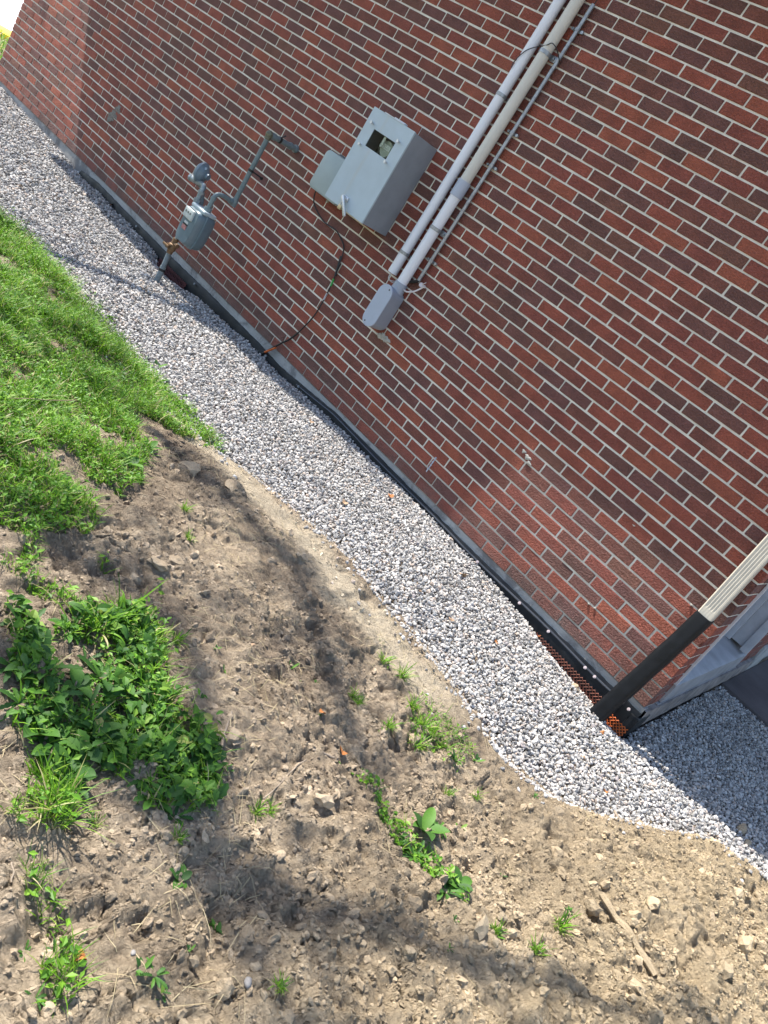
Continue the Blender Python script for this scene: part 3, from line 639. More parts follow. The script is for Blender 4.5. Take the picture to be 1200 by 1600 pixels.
box(bm, -.010, .010, -.006, .006, -.125, .012, .004, 2, Matrix.Translation((-3.210, yf - .034, 1.11)) @ Matrix.Rotation(math.radians(-46), 4, 'Y')); 
bm_obj('lever_handle', bm, M_zinc, cab)
pk = thing('padlock', (-3.213, -.262, 1.05), 'small brass padlock hanging under the cabinet lever handle', 'padlock')
bm = bmesh.new(); box(bm, -3.228, -3.200, -.268, -.254, 1.036, 1.066, .003); bm_obj('lock_body', bm, m_paint('pale_brass', (.55, .45, .28), .35, .4), pk)
bm = bmesh.new(); tube(bm, corner_path([(-3.224, -.261, 1.06), (-3.224, -.261, 1.09), (-3.204, -.261, 1.09), (-3.204, -.261, 1.06)], .009), .003, 8); bm_obj('shackle', bm, M_zinc, pk)
# ------------------------------------------------------------------ telecom box and its cable
tb = thing('telecom_box', (-3.6, -.045, 1.02), 'grey green plastic junction box with rounded corners partly behind the steel cabinet', 'junction box')
def rbox(bm, x0, x1, z0, z1, y0, y1, r, n=6, edge=.008):
    pts = []
    for (cx, cz, a0) in ((x1 - r, z1 - r, 0), (x0 + r, z1 - r, 90), (x0 + r, z0 + r, 180), (x1 - r, z0 + r, 270)):
        for k in range(n + 1):
            a = math.radians(a0 + 90 * k / n); pts.append((cx + r * math.cos(a), cz + r * math.sin(a)))
    cx, cz = (x0 + x1) / 2, (z0 + z1) / 2
    def ring(y, ins): return [bm.verts.new((x - math.copysign(ins, x - cx), y, z - math.copysign(ins, z - cz))) for x, z in pts]
    rs = [ring(y1, 0), ring(y0 + edge, 0), ring(y0 + edge * .3, edge * .3), ring(y0, edge)]
    for a, b in zip(rs, rs[1:]):
        for k in range(len(pts)): bm.faces.new((a[k], a[(k + 1) % len(pts)], b[(k + 1) % len(pts)], b[k]))
    bm.faces.new(rs[-1]); bm.faces.new(rs[0][::-1])
bm = bmesh.new(); rbox(bm, -3.74, -3.42, 1.022, 1.288, -.09, -.012, .035); bm_obj('cover', bm, m_paint('grey_green_plastic', (.30, .36, .36), .45, 0, .04), tb)
bm = bmesh.new(); rbox(bm, -3.72, -3.40, 1.03, 1.30, -.0118, -.001, .03); bm_obj('back_plate', bm, m_paint('dark_grey_plastic', (.06, .065, .07), .5), tb)
bm = bmesh.new(); disc(bm, (-3.545, -.05, 1.014), (0, 0, 1), .010, .02, 10); bm_obj('gland', bm, m_paint('grey_gland', (.30, .28, .22), .6), tb)
cb = thing('black_cable', (-3.388, -.03, -.09), 'thin black cable drooping from the junction box to the gravel with tape bands', 'cable')
pts = [(-3.71, -.03, 1.03), (-3.706, -.02, .98), (-3.665, -.012, .933), (-3.53, -.012, .891), (-3.40, -.012, .893), (-3.347, -.012, .885), (-3.256, -.012, .844), (-3.218, -.012, .769), (-3.182, -.014, .622), (-3.168, -.014, .508), (-3.17, -.014, .359), (-3.216, -.014, .205)]
bm = bmesh.new(); tube(bm, smooth_path(pts), .0045, 8); tube(bm, smooth_path([(-3.216, -.014, .205), (-3.25, -.018, .13), (-3.297, -.02, .067), (-3.388, -.026, -.069), (-3.40, -.03, -.10)]), .0065, 8); bm_obj('sheath', bm, M_cable, cb)
for (a, b_, r, m, nm) in (((-3.232, -.013, .785), (-3.188, -.013, .66), .0075, M_cable, 'splice_tape'), ((-3.186, -.013, .64), (-3.176, -.013, .59), .0068, m_paint('green_tape', (.03, .30, .05), .5), 'green_tape'), ((-3.172, -.013, .54), (-3.168, -.013, .49), .0066, m_paint('silver_tape', (.45, .45, .47), .4), 'silver_tape'), ((-3.31, -.028, .022), (-3.372, -.035, -.055), .0075, M_orange, 'orange_tail')):
    bm = bmesh.new(); tube(bm, [a, b_], r, 8); bm_obj(nm, bm, m, cb)
# ------------------------------------------------------------------ conduits
def clampband(bm, x, z, r, y=-.0, tail=0):
    tube(bm, [(x, -r - .006, z - .011), (x, -r - .006, z + .011)], r + .003, 20)
    if tail: box(bm, x + r - .01, x + r + tail, -.012, -.004, z - .017, z + .017, .002); disc(bm, (x + r + tail * .5, -.016, z), (0, 1, 0), .007, .01, 6)
c1 = thing('large_conduit', (-2.62, -.05, .55), 'wide grey PVC conduit ending in an elongated access fitting, right of the slimmer conduit', 'conduit', 'pvc conduits running up the wall')
xb, rb = -2.662, .034
bm = bmesh.new(); tube(bm, [(xb, -.043, .86), (xb, -.043, 1.56)], rb, 28); bm_obj('lower_pipe', bm, M_pvc, c1)
bm = bmesh.new(); tube(bm, [(xb, -.043, 1.56), (xb, -.043, 3.37)], rb, 28); u = bm_obj('upper_pipe', bm, M_pvc2, c1); u['label'] = 'weathered cream upper length'
bm = bmesh.new(); tube(bm, [(xb, -.043, 1.475), (xb, -.043, 1.575)], rb + .006, 28); disc(bm, (xb - .01, -.086, 1.55), (0, 1, 0), .003, .002, 8); bm_obj('coupling', bm, M_fit, c1)
for z in (2.347, 1.265):
    bm = bmesh.new(); clampband(bm, xb, z, rb, tail=.035); tube(bm, [(xb, -.043, z - .011), (xb, -.043, z + .011)], rb + .003, 20); bm_obj('strap', bm, M_galv, c1)
bm = bmesh.new()   # access fitting: stadium-shaped body with a flat lid
def stadium(cx, z0, z1, r, y, n=12):
    P_ = [(cx + r * math.cos(a), y, z1 - r + r * math.sin(a)) for a in np.linspace(0, math.pi, n)] + [(cx + r * math.cos(a), y, z0 + r + r * math.sin(a)) for a in np.linspace(math.pi, 2 * math.pi, n)]
    return [bm.verts.new(p) for p in P_]
ccx = -2.660
rs = [stadium(ccx, .575, .845, .050, -.004), stadium(ccx, .572, .848, .054, -.03), stadium(ccx, .570, .850, .056, -.128)]
for a, b in zip(rs, rs[1:]):
    for k in range(24): bm.faces.new((a[k], a[(k + 1) % 24], b[(k + 1) % 24], b[k]))
bm.faces.new(rs[0][::-1]); bm.faces.new(rs[-1]); tube(bm, [(xb, -.043, .83), (xb, -.043, .895)], [.046, .040], 24)
fit = bm_obj('access_fitting', bm, m_paint('grey_pvc_body', (.30, .33, .385), .45, 0, .04), c1)
bm = bmesh.new(); rs = [stadium(ccx, .568, .852, .058, -.1285), stadium(ccx, .568, .852, .058, -.134), stadium(ccx, .570, .850, .056, -.136)]
for a, b in zip(rs, rs[1:]):
    for k in range(24): bm.faces.new((a[k], a[(k + 1) % 24], b[(k + 1) % 24], b[k]))
bm.faces.new(rs[0][::-1]); bm.faces.new(rs[-1]); bm_obj('lid', bm, M_fit, fit)
for z in (.592, .828):
    bm = bmesh.new(); disc(bm, (ccx + (.02 if z > .7 else -.02), -.1365, z), (0, 1, 0), .005, .002, 12); bm_obj('lid_screw', bm, M_cable, fit)
c2 = thing('slim_conduit', (-2.762, -.04, .87), 'slimmer grey PVC conduit cut off open at the bottom, left of the wide conduit', 'conduit', 'pvc conduits running up the wall')
xs2, rs2 = -2.772, .031
bm = bmesh.new(); n = 24; R_ = [[bm.verts.new((xs2 + r * math.cos(2 * math.pi * k / n), -.038 + r * math.sin(2 * math.pi * k / n), z)) for k in range(n)] for r, z in ((rs2, 3.37), (rs2, .905), (rs2 - .004, .905), (rs2 - .004, 1.2))]
for a, b in zip(R_, R_[1:]):
    for k in range(n): bm.faces.new((a[k], a[(k + 1) % n], b[(k + 1) % n], b[k]))
bm_obj('pipe', bm, M_pvc, c2)
for z in (2.06, 1.045):
    bm = bmesh.new(); tube(bm, [(xs2, -.038, z - .010), (xs2, -.038, z + .010)], rs2 + .003, 20); box(bm, xs2 + rs2, xs2 + rs2 + .03, -.012, -.004, z - .01, z + .01); bm_obj('strap', bm, M_galv, c2)
wr = thing('loose_wire', (-2.7, -.03, .87), 'two thin white wires looping out of the cut conduit end', 'wire')
for k in range(2):
    bm = bmesh.new(); tube(bm, smooth_path([(xs2 + .005 + .006 * k, -.04, .94), (xs2 + .004 - .004 * k, -.05, .885), (xs2 + .01 + .01 * k, -.05, .865), (xs2 + .04, -.03, .862 + .01 * k), (xs2 + .06, -.012, .89)]), .0022, 6)
    bm_obj('strand', bm, m_paint('white_insulation', (.62, .60, .58), .5), wr)
c3 = thing('thin_steel_conduit', (-2.57, -.018, .97), 'thin galvanised steel conduit right of the wide PVC pipe', 'conduit')
bm = bmesh.new(); tube(bm, [(-2.580, -.020, .965), (-2.575, -.020, 2.66)], .0115, 14); bm_obj('pipe', bm, M_galv, c3)
for z in (2.52, 1.925, 1.72, 1.10):
    bm = bmesh.new(); tube(bm, [(-2.578, -.020, z - .008), (-2.578, -.020, z + .008)], .0145, 12); box(bm, -2.605, -2.551, -.008, -.003, z - .008, z + .008); disc(bm, (-2.545, -.01, z), (0, 1, 0), .009, .012, 8); disc(bm, (-2.612, -.01, z), (0, 1, 0), .008, .012, 8); bm_obj('clip', bm, M_galv, c3)
lw = thing('coiled_wire', (-2.54, -.02, .93), 'black and white wire ends curling below the thin steel conduit', 'wire')
bm = bmesh.new(); tube(bm, smooth_path([(-2.66, -.03, .935), (-2.64, -.04, .885), (-2.60, -.045, .87), (-2.55, -.04, .90), (-2.525, -.03, .94), (-2.51, -.03, .965)]), .0052, 8)
disc(bm, (-2.535, -.035, .955), (.4, -.6, .3), .014, .014, 8); tube(bm, [(-2.53, -.035, .96), (-2.505, -.045, .985)], .003, 6); tube(bm, [(-2.53, -.035, .95), (-2.50, -.035, .955)], .003, 6)
bm_obj('white_wire', bm, m_paint('white_wire_insulation', (.60, .55, .55), .5), lw)
bm = bmesh.new(); tube(bm, smooth_path([(-2.66, -.015, .92), (-2.62, -.02, .935), (-2.59, -.02, .955), (-2.575, -.02, .975)]), [.006] * 19, 8) if False else tube(bm, smooth_path([(-2.66, -.015, .92), (-2.62, -.02, .935), (-2.59, -.02, .955), (-2.578, -.02, .985)]), .010, 8)
bm_obj('black_sleeve', bm, M_cable, lw)
bw = thing('zip_tie_wire', (-2.65, -.08, 2.37), 'black wire tail hooked over the upper strap of the wide conduit', 'wire')
bm = bmesh.new(); tube(bm, smooth_path([(-2.555, -.02, 2.34), (-2.575, -.07, 2.375), (-2.62, -.085, 2.395), (-2.66, -.075, 2.375), (-2.72, -.078, 2.34), (-2.765, -.076, 2.30), (-2.79, -.074, 2.24), (-2.785, -.076, 2.20)]), .0028, 6)
bm_obj('strand', bm, M_cable, bw); bm = bmesh.new()
tube(bm, smooth_path([(-2.574, -.02, 2.65), (-2.57, -.018, 2.70), (-2.55, -.015, 2.78), (-2.555, -.015, 2.9)]), .003, 6); bm_obj('strand', bm, M_cable, bw)
# ------------------------------------------------------------------ vegetation
GRASS= [(-4.4, -1.49), (-4.04, -1.4), (-3.26, -1.4), (-2.67, -1.38), (-2.1, -1.35), (-1.98, -1.37), (-1.98, -1.62), (-2.11, -1.85), (-1.86, -2.0), (-1.68, -2.01), (-1.51, -2.17), (-1.19, -2.5), (-1.11, -2.69), (-1.15, -2.85)]
SPARSE= [(-1.12, -2.86), (-1.16, -2.51), (-1.03, -2.4), (-0.79, -2.46), (-0.61, -2.6), (-0.84, -2.79), (-0.98, -2.91)]
CLUMP= [(-0.87, -2.95), (-0.76, -2.89), (-0.84, -2.75), (-0.84, -2.54), (-0.61, -2.62), (-0.31, -2.61), (-0.2, -2.74), (-0.24, -2.85), (-0.37, -2.91), (-0.37, -3.02), (-0.54, -3.07)]
LOW= [(-0.45, -3.1), (-0.44, -3.04), (-0.33, -2.98), (-0.25, -3.04), (-0.32, -3.15)]
LOWL= [(-0.24, -3.18), (-0.2, -3.12), (-0.07, -3.12), (0.02, -3.11), (0.05, -3.19), (0.01, -3.27)]
ROSETTE = [(-0.763, -2.94, 0.119), (-0.643, -2.941, 0.131), (-0.53, -3.016, 0.094), (-0.437, -2.979, 0.124), (-0.606, -2.804, 0.135), (-0.528, -2.786, 0.117), (-0.452, -2.788, 0.132), (-0.357, -2.765, 0.114), (-0.295, -2.722, 0.131), (-0.298, -2.661, 0.1), (-0.27, -2.829, 0.11), (-0.213, -2.798, 0.079), (-0.524, -2.876, 0.098), (-0.594, -2.696, 0.087), (-0.752, -2.827, 0.104), (-0.655, -3.012, 0.113), (-0.054, -3.146, 0.036), (0.001, -3.204, 0.04), (-0.083, -3.182, 0.033), (-0.359, -2.981, 0.092), (-0.561, -2.751, 0.102), (-0.4, -2.702, 0.1), (-0.319, -2.831, 0.087), (-0.555, -2.961, 0.112), (-0.553, -3.035, 0.094), (-0.48, -2.846, 0.098), (-0.291, -2.782, 0.08), (-0.669, -2.81, 0.077), (0.084, -2.091, 0.088), (0.204, -2.102, 0.087), (0.036, -1.892, 0.073), (0.067, -3.012, 0.056)]
BROAD = [(0.03, -2.0, 0.111), (-0.079, -2.866, 0.053), (-0.384, -2.985, 0.092), (-0.399, -2.876, 0.079), (-0.497, -3.013, 0.094), (-0.395, -2.772, 0.082), (-0.374, -2.846, 0.08), (-0.579, -2.886, 0.09), (-0.253, -2.767, 0.072), (-0.633, -2.99, 0.097), (-0.47, -2.885, 0.088), (-0.443, -2.998, 0.093), (-0.354, -2.658, 0.071), (0.21, -2.056, 0.078), (-2.205, -1.8, 0.103), (-2.187, -2.04, 0.087), (-1.552, -2.213, 0.088), (-1.335, -2.561, 0.073), (-2.906, -1.921, 0.088), (-1.604, -2.594, 0.078), (-1.747, -1.99, 0.08), (-2.266, -2.184, 0.081), (-1.266, -2.76, 0.069), (-1.846, -2.162, 0.079)]
SPROUT = [(-0.267, -2.137, 0.032), (-0.612, -2.065, 0.034), (-0.553, -2.161, 0.033), (-0.529, -2.002, 0.03), (-0.614, -2.373, 0.027), (-0.68, -2.367, 0.02), (-0.602, -2.367, 0.023), (-0.3, -2.572, 0.038), (0.029, -2.795, 0.04), (-0.277, -2.974, 0.024), (0.323, -2.251, 0.025), (0.232, -1.749, 0.03), (0.351, -1.957, 0.032), (0.359, -2.057, 0.039), (0.276, -2.161, 0.03), (0.183, -2.069, 0.043), (-0.199, -2.068, 0.028), (-0.153, -2.062, 0.036), (-0.095, -2.07, 0.036), (-0.048, -2.086, 0.032), (-0.152, -1.561, 0.052), (-0.125, -1.43, 0.039), (0.056, -1.728, 0.049), (-0.559, -2.06, 0.029), (0.006, -2.798, 0.021), (0.05, -2.919, 0.017), (-0.335, -1.78, 0.04), (0.082, -1.243, 0.036), (-0.412, -2.087, 0.02), (-2.617, -1.351, 0.077), (-2.327, -1.326, 0.073), (-2.091, -1.398, 0.07), (-2.463, -1.363, 0.068), (-2.797, -1.286, 0.072), (-2.039, -1.392, 0.05), (-2.852, -1.398, 0.072), (-3.315, -1.29, 0.071), (0.044, -3.035, 0.034), (0.097, -3.0, 0.034), (0.433, -1.699, 0.039)]
TUFT = [(-0.779, -2.659, 0.101), (-0.749, -2.753, 0.089), (-0.72, -2.617, 0.073), (-0.396, -3.04, 0.06), (-0.33, -3.044, 0.054), (-0.386, -1.558, 0.057), (-0.305, -1.581, 0.066), (-0.252, -1.663, 0.06), (-0.273, -1.55, 0.057), (-0.606, -1.499, 0.055), (-0.524, -1.474, 0.055), (-0.485, -1.802, 0.045), (-0.446, -1.825, 0.036), (-0.225, -1.518, 0.043), (-0.324, -1.792, 0.044), (0.452, -1.773, 0.051), (0.456, -1.971, 0.048), (0.357, -2.053, 0.039), (-0.158, -2.831, 0.031), (-0.181, -2.541, 0.038), (-0.172, -2.499, 0.031), (0.196, -2.784, 0.033), (-0.26, -2.965, 0.027), (-0.06, -1.679, 0.036), (-0.008, -1.564, 0.037), (-1.178, -2.154, 0.041), (-1.335, -2.079, 0.038), (-0.34, -3.034, 0.06), (-0.672, -2.567, 0.051), (-0.715, -2.495, 0.042)]
ROCKS= [(0.246, -1.973, 0.06), (0.157, -2.836, 0.024), (-1.685, -1.811, 0.109), (-1.587, -1.643, 0.1), (-1.017, -2.389, 0.071), (-1.056, -2.287, 0.052), (-0.558, -2.173, 0.053), (0.067, -2.59, 0.033), (0.011, -3.025, 0.014), (0.505, 0.134, 0.043), (-0.296, -0.122, 0.068), (0.485, 0.329, 0.052), (-0.008, -2.924, 0.018), (0.171, -2.503, 0.02), (0.292, 0.298, 0.037), (0.751, -0.947, 0.054), (0.422, -0.944, 0.044), (-0.245, -3.099, 0.02), (0.667, 0.169, 0.071), (0.719, 0.106, 0.056)]
LEAVES= [(-0.626, -0.034, 0.042), (-4.468, 0.007, 0.047), (-5.74, -0.026, 0.042), (-1.631, -0.778, 0.04), (-1.064, -0.316, 0.048), (-1.74, -0.263, 0.037), (-0.271, -2.116, 0.028), (-2.472, -0.313, 0.032), (-0.412, -2.087, 0.02), (0.193, -0.674, 0.024), (0.028, -0.608, 0.024), (-0.024, -3.114, 0.03), (-0.787, -0.759, 0.024), (-0.978, -0.823, 0.021), (-0.622, -0.537, 0.022), (-0.533, -2.683, 0.014), (-2.103, -2.218, 0.028), (-0.657, -2.245, 0.016), (-0.032, -0.266, 0.023), (-2.35, -2.261, 0.023)]
STICKS= [[(0.46, -1.5), (0.71, -1.59)], [(0.28, -0.78), (0.37, -0.9)], [(-0.3, -2.23), (-0.26, -2.16)], [(-0.44, -2.48), (-0.34, -2.59)], [(-1.78, -2.59), (-1.89, -2.27)], [(-0.26, -3.15), (-0.2, -3.17)], [(0.59, -1.37), (0.7, -1.4)], [(-0.2, -2.51), (-0.27, -2.29)]]
STRIP= [(-0.3, -2.15), (-0.26, -2.06), (-0.09, -2.05), (0.03, -2.04), (0.21, -2.03), (0.28, -2.09), (0.22, -2.13), (0.02, -2.14), (-0.14, -2.1)]
PATCH= [(-0.7, -1.45), (-0.51, -1.39), (-0.3, -1.39), (-0.14, -1.34), (-0.11, -1.56), (-0.24, -1.69), (-0.31, -1.85), (-0.48, -1.64)]
EDGE= [(-2.52, -1.42), (-2.38, -1.3), (-1.88, -1.48), (-1.91, -1.63), (-2.14, -1.7)]
PLACE = {'rosette': ['in left weed clump, at its top, leftmost', 'in left weed clump, in its upper part, second from left', 'in left weed clump, at its middle, second from left', 'in left weed clump, just below its middle, leftmost', 'in left weed clump, just above its middle, second from left', 'in left weed clump, just above its middle, third from left', 'in left weed clump, at its middle, rightmost', 'in left weed clump, in its lower part, third from left', 'in left weed clump, in its lower part, fourth from left', 'in left weed clump, in its lower part, rightmost', 'in left weed clump, at its bottom, leftmost', 'in left weed clump, at its bottom, rightmost', 'in left weed clump, at its middle, third from left', 'in left weed clump, just above its middle, rightmost', 'in left weed clump, at its top, rightmost', 'in left weed clump, in its upper part, leftmost', 'on left soil, near bottom edge', 'at far left, at very bottom', 'at far left, near bottom edge', 'in left weed clump, in its lower part, leftmost', 'in left weed clump, just above its middle, fourth from left', 'in left weed clump, just below its middle, rightmost', 'in left weed clump, in its lower part, second from left', 'in left weed clump, just above its middle, leftmost', 'in left weed clump, at its middle, leftmost', 'in left weed clump, at its middle, fourth from left', 'in left weed clump, at its bottom, second from left', 'in left weed clump, in its upper part, rightmost', 'right of centre, near bottom edge, leftmost', 'right of centre, near bottom edge, rightmost', 'right of centre, on lower bank', 'on left soil, at very bottom'], 'broad': ['right of centre, on lower bank', 'on left soil, near bottom edge', 'in left weed clump, in its lower part, leftmost', 'in left weed clump, just below its middle, second from left', 'in left weed clump, at its middle, leftmost', 'in left weed clump, just below its middle, third from left', 'in left weed clump, in its lower part, rightmost', 'in left weed clump, just above its middle, rightmost', 'in left weed clump, at its bottom', 'in left weed clump, just above its middle, leftmost', 'in left weed clump, at its middle, rightmost', 'in left weed clump, just below its middle, leftmost', 'in left weed clump, just below its middle, rightmost', 'right of centre, near bottom edge', 'in the left grass, on upper bank edge, rightmost', 'in the left grass, on upper bank edge, leftmost', 'in the left grass, on upper bank, leftmost', 'in the grass at far left, on upper bank, rightmost', 'in the grass at far left, high on the bank, leftmost', 'in the grass at far left, on upper bank, second from left', 'in the left grass, on upper bank, rightmost', 'in the grass at far left, high on the bank, rightmost', 'in the grass at far left, on upper bank, leftmost', 'in the left grass, on upper bank edge, second from left'], 'sprout': ['mid soil, on lower bank, leftmost', 'mid soil, on middle bank, second from left', 'mid soil, on middle bank, leftmost', 'mid soil, on middle bank, fourth from left', 'on left soil, on middle bank, leftmost', 'in left weed clump, in its upper part', 'on left soil, on middle bank, rightmost', 'on left soil, on lower bank', 'on left soil, near bottom edge, rightmost', 'in left weed clump, at its bottom', 'right of centre, near bottom edge, second from left', 'right of centre, near bottom edge, fifth from left', 'right of centre, near bottom edge, sixth from left', 'right of centre, near bottom edge, fourth from left', 'right of centre, near bottom edge, third from left', 'right of centre, near bottom edge, leftmost', 'mid soil, on lower bank, second from left', 'mid soil, on lower bank, third from left', 'mid soil, on lower bank, fourth from left', 'mid soil, on lower bank, rightmost', 'right of centre, on lower bank, leftmost', 'right of centre, on lower bank, third from left', 'right of centre, on lower bank, second from left', 'mid soil, on middle bank, third from left', 'on left soil, near bottom edge, second from left', 'on left soil, near bottom edge, leftmost', 'mid soil, on lower bank, fifth from left', 'right of centre, on lower bank, rightmost', 'mid soil, on middle bank, rightmost', 'in the left grass, on upper bank edge, leftmost', 'in the left grass, on upper bank edge, third from left', 'in the left grass, on upper bank edge, rightmost', 'in the left grass, on upper bank edge, second from left', 'in the left grass, high on the bank, rightmost', 'in the left grass, on upper bank', 'in the left grass, high on the bank, second from left', 'in the left grass, high on the bank, leftmost', 'on left soil, at very bottom, leftmost', 'on left soil, at very bottom, rightmost', 'right of centre, near bottom edge, rightmost'], 'grass': ['in left weed clump, at its top, second from left', 'in left weed clump, at its top, leftmost', 'in left weed clump, at its top, third from left', 'in left weed clump, in its lower part', 'in left weed clump, at its bottom, leftmost', 'right of centre, on middle bank', 'right of centre, on lower bank, second from left', 'right of centre, on lower bank, leftmost', 'right of centre, on lower bank, third from left', 'mid soil, on middle bank, third from left', 'mid soil, on middle bank, rightmost', 'mid soil, on middle bank, leftmost', 'mid soil, on middle bank, second from left', 'right of centre, on lower bank, fourth from left', 'mid soil, on lower bank, rightmost', 'right of centre, near bottom edge, rightmost', 'right of centre, near bottom edge, second from left', 'right of centre, near bottom edge, leftmost', 'on left soil, near bottom edge', 'on left soil, on lower bank', 'mid soil, on lower bank, leftmost', 'mid soil, at very bottom', 'in left weed clump, at its bottom, rightmost', 'right of centre, on lower bank, fifth from left', 'right of centre, on lower bank, rightmost', 'on left soil, on upper bank', 'in the left grass, on upper bank', 'in left weed clump, at its bottom, second from left', 'in left weed clump, in its upper part', 'in left weed clump, at its top, rightmost']}
ROSETTE_PX = BROAD_PX = SPROUT_PX = TUFT_PX = None

def leafh(x, y, z, s_, r=rng, flat=.5):
    """ovate leaves with a notched outline, cupped along the midrib"""
    n = len(x); Rm = rotm(n, r); nrm = Rm[:, :, 2] * np.sign(Rm[:, 2:3, 2]); nrm[:, 2] += flat * 2; nrm /= np.linalg.norm(nrm, axis=1)[:, None]
    u = np.cross(nrm, Rm[:, :, 0]); u /= np.linalg.norm(u, axis=1)[:, None]; v = np.cross(nrm, u); c = np.stack([x, y, z], 1); s_ = s_[:, None]
    O = [(-1, 0), (-.7, .38), (-.35, .40), (-.1, .62), (.2, .48), (.45, .50), (.75, .25), (1.05, 0)]; V = np.zeros((n, 16, 3)); w_ = r.uniform(.7, 1.15, (n, 1))
    for k, (a, b_) in enumerate(O):
        a_ = a + r.uniform(-.06, .06, (n, 1)); dz = -.22 * a_ ** 2
        V[:, k] = c + u * s_ * a_ + nrm * s_ * dz; V[:, 8 + k] = V[:, k]
    L_ = [V]; F = []
    W_ = np.zeros((n, 24, 3))
    for k, (a, b_) in enumerate(O):
        a_ = a; m_ = c + u * s_ * a_ + nrm * s_ * (-.22 * a_ ** 2)
        bb = b_ * w_ * r.uniform(.85, 1.15, (n, 1)); W_[:, k] = m_; W_[:, 8 + k] = m_ + v * s_ * bb + nrm * s_ * bb * .35; W_[:, 16 + k] = m_ - v * s_ * bb + nrm * s_ * bb * .35
    for k in range(7): F += [[k, k + 1, 9 + k, 8 + k], [k + 1, k, 16 + k, 17 + k]]
    return W_.reshape(-1, 3), (np.array(F)[None] + (np.arange(n) * 24)[:, None, None]).reshape(-1, 4)
def inpoly(x, y, P):
    P = np.array(P); k = np.zeros(x.shape, bool); j_ = len(P) - 1
    for i in range(len(P)):
        xi, yi = P[i]; xj, yj = P[j_]
        k ^= ((yi > y) != (yj > y)) & (x < (xj - xi) * (y - yi) / (yj - yi + 1e-12) + xi); j_ = i
    return k
def blades(x, y, z, L, wd, lean, r=rng):
    """curved tapered blades, 3 quads each"""
    n = len(x); a = r.uniform(0, 2 * np.pi, n); d = np.stack([np.cos(a), np.sin(a)], 1); s_ = np.stack([-d[:, 1], d[:, 0]], 1)
    V = np.zeros((n, 8, 3)); t = np.array([0, .35, .7, 1.]); wt = np.array([.7, 1., .7, .08])
    for k in range(4):
        h = L * (t[k] - .32 * lean * t[k] ** 2); f = L * lean * t[k] ** 1.7
        c = np.stack([x + d[:, 0] * f, y + d[:, 1] * f, z + h * (1 - .25 * lean)], 1)
        for q_, sg in enumerate((-1, 1)):
            V[:, k * 2 + q_, :2] = c[:, :2] + s_ * (sg * wd * wt[k] / 2)[:, None] if np.ndim(wd) else c[:, :2]
            V[:, k * 2 + q_, 2] = c[:, 2]
    F = np.array([[0, 1, 3, 2], [2, 3, 5, 4], [4, 5, 7, 6]]); return V.reshape(-1, 3), (F[None] + (np.arange(n) * 8)[:, None, None]).reshape(-1, 4)
def leafq(x, y, z, s_, r=rng, flat=.6):
    """small folded 4-sided leaflets"""
    n = len(x); Rm = rotm(n, r); nrm = Rm[:, :, 2] * np.sign(Rm[:, 2:3, 2]); nrm[:, 2] += flat * 2; nrm /= np.linalg.norm(nrm, axis=1)[:, None]
    u = np.cross(nrm, Rm[:, :, 0]); u /= np.linalg.norm(u, axis=1)[:, None]; v = np.cross(nrm, u); c = np.stack([x, y, z], 1)
    s_ = s_[:, None]; V = np.stack([c - u * s_, c + v * s_ * .55 + nrm * s_ * .2, c + u * s_, c - v * s_ * .55 + nrm * s_ * .2], 1)
    return V.reshape(-1, 3), (np.arange(n * 4).reshape(n, 4))
# big grass area at the left, running off the frame
BIG = [(-9, -1.75), (-6, -1.68)] + GRASS[1:] + [(-2.0, -3.4), (-9, -6)]
def rnd(n, x0, x1, y0, y1): return rng.uniform(x0, x1, n), rng.uniform(y0, y1, n)
def edge_noise(x, y): return vnoise(x, y, .22, 91) + .6 * vnoise(x, y, .08, 92)
VV = []; FF = []; off = 0
def put(v, f):
    global off
    VV.append(v); FF.append(f + off); off += len(v)
def veg_patch(P, n, Lm, dens_thr, lw=.0035, bb=None, leaf=0, lean=(.3, 1.), lf=(.006, .013)):
    P_ = np.array(P); x, y = rnd(n, *(bb or (P_[:, 0].min(), P_[:, 0].max(), P_[:, 1].min(), P_[:, 1].max())))
    j1 = .05 * vnoise(x, y, .1, 93); j2 = .05 * vnoise(x, y, .1, 94)
    k = inpoly(x + j1, y + j2, P) & (edge_noise(x, y) > dens_thr); x, y = x[k], y[k]; z = ground(x, y)
    m = int(len(x) * leaf)
    L = Lm * rng.uniform(.35, 1.5, len(x)) * (1 + 1.3 * edge_noise(x, y)) * (1 + .8 * vnoise(x, y, .05, 97))
    v, f = blades(x[m:], y[m:], z[m:] - .003, L[m:], lw * rng.uniform(.6, 1.3, len(x) - m), rng.uniform(*lean, len(x) - m)); put(v, f)
    return x[:m], y[:m], z[:m], L[:m], lf
leaves = []
leaves.append(veg_patch(BIG, 240000, .066, -.34, .0034, (-5.2, -1.0, -3.6, -1.2), .38, lf=(.004, .012)))
leaves.append(veg_patch(BIG, 40000, .06, -.4, .0055, (-9, -5.2, -6, -1.5), .3, lf=(.012, .02)))
leaves.append(veg_patch(SPARSE, 5200, .04, -.02, .003, None, .25))
leaves.append(veg_patch(CLUMP, 3600, .05, -.3, .004, None, .35)); clump_leaves = veg_patch(CLUMP, 2300, .032, -.08, .004, None, .8, lf=(.008, .026))
leaves.append(veg_patch(STRIP, 1000, .025, .02, .003, None, .7, lf=(.004, .013))); leaves.append(veg_patch(PATCH, 2400, .03, -.02, .0026, None, .55, lf=(.003, .008))); leaves.append(veg_patch(EDGE, 1200, .05, -.2, .003, None, .6, lf=(.005, .012)))
leaves.append(veg_patch(LOW, 800, .06, -.1, .003, None, .1))
leaves.append(veg_patch(LOWL, 1300, .03, .16, .0022, None, .15))
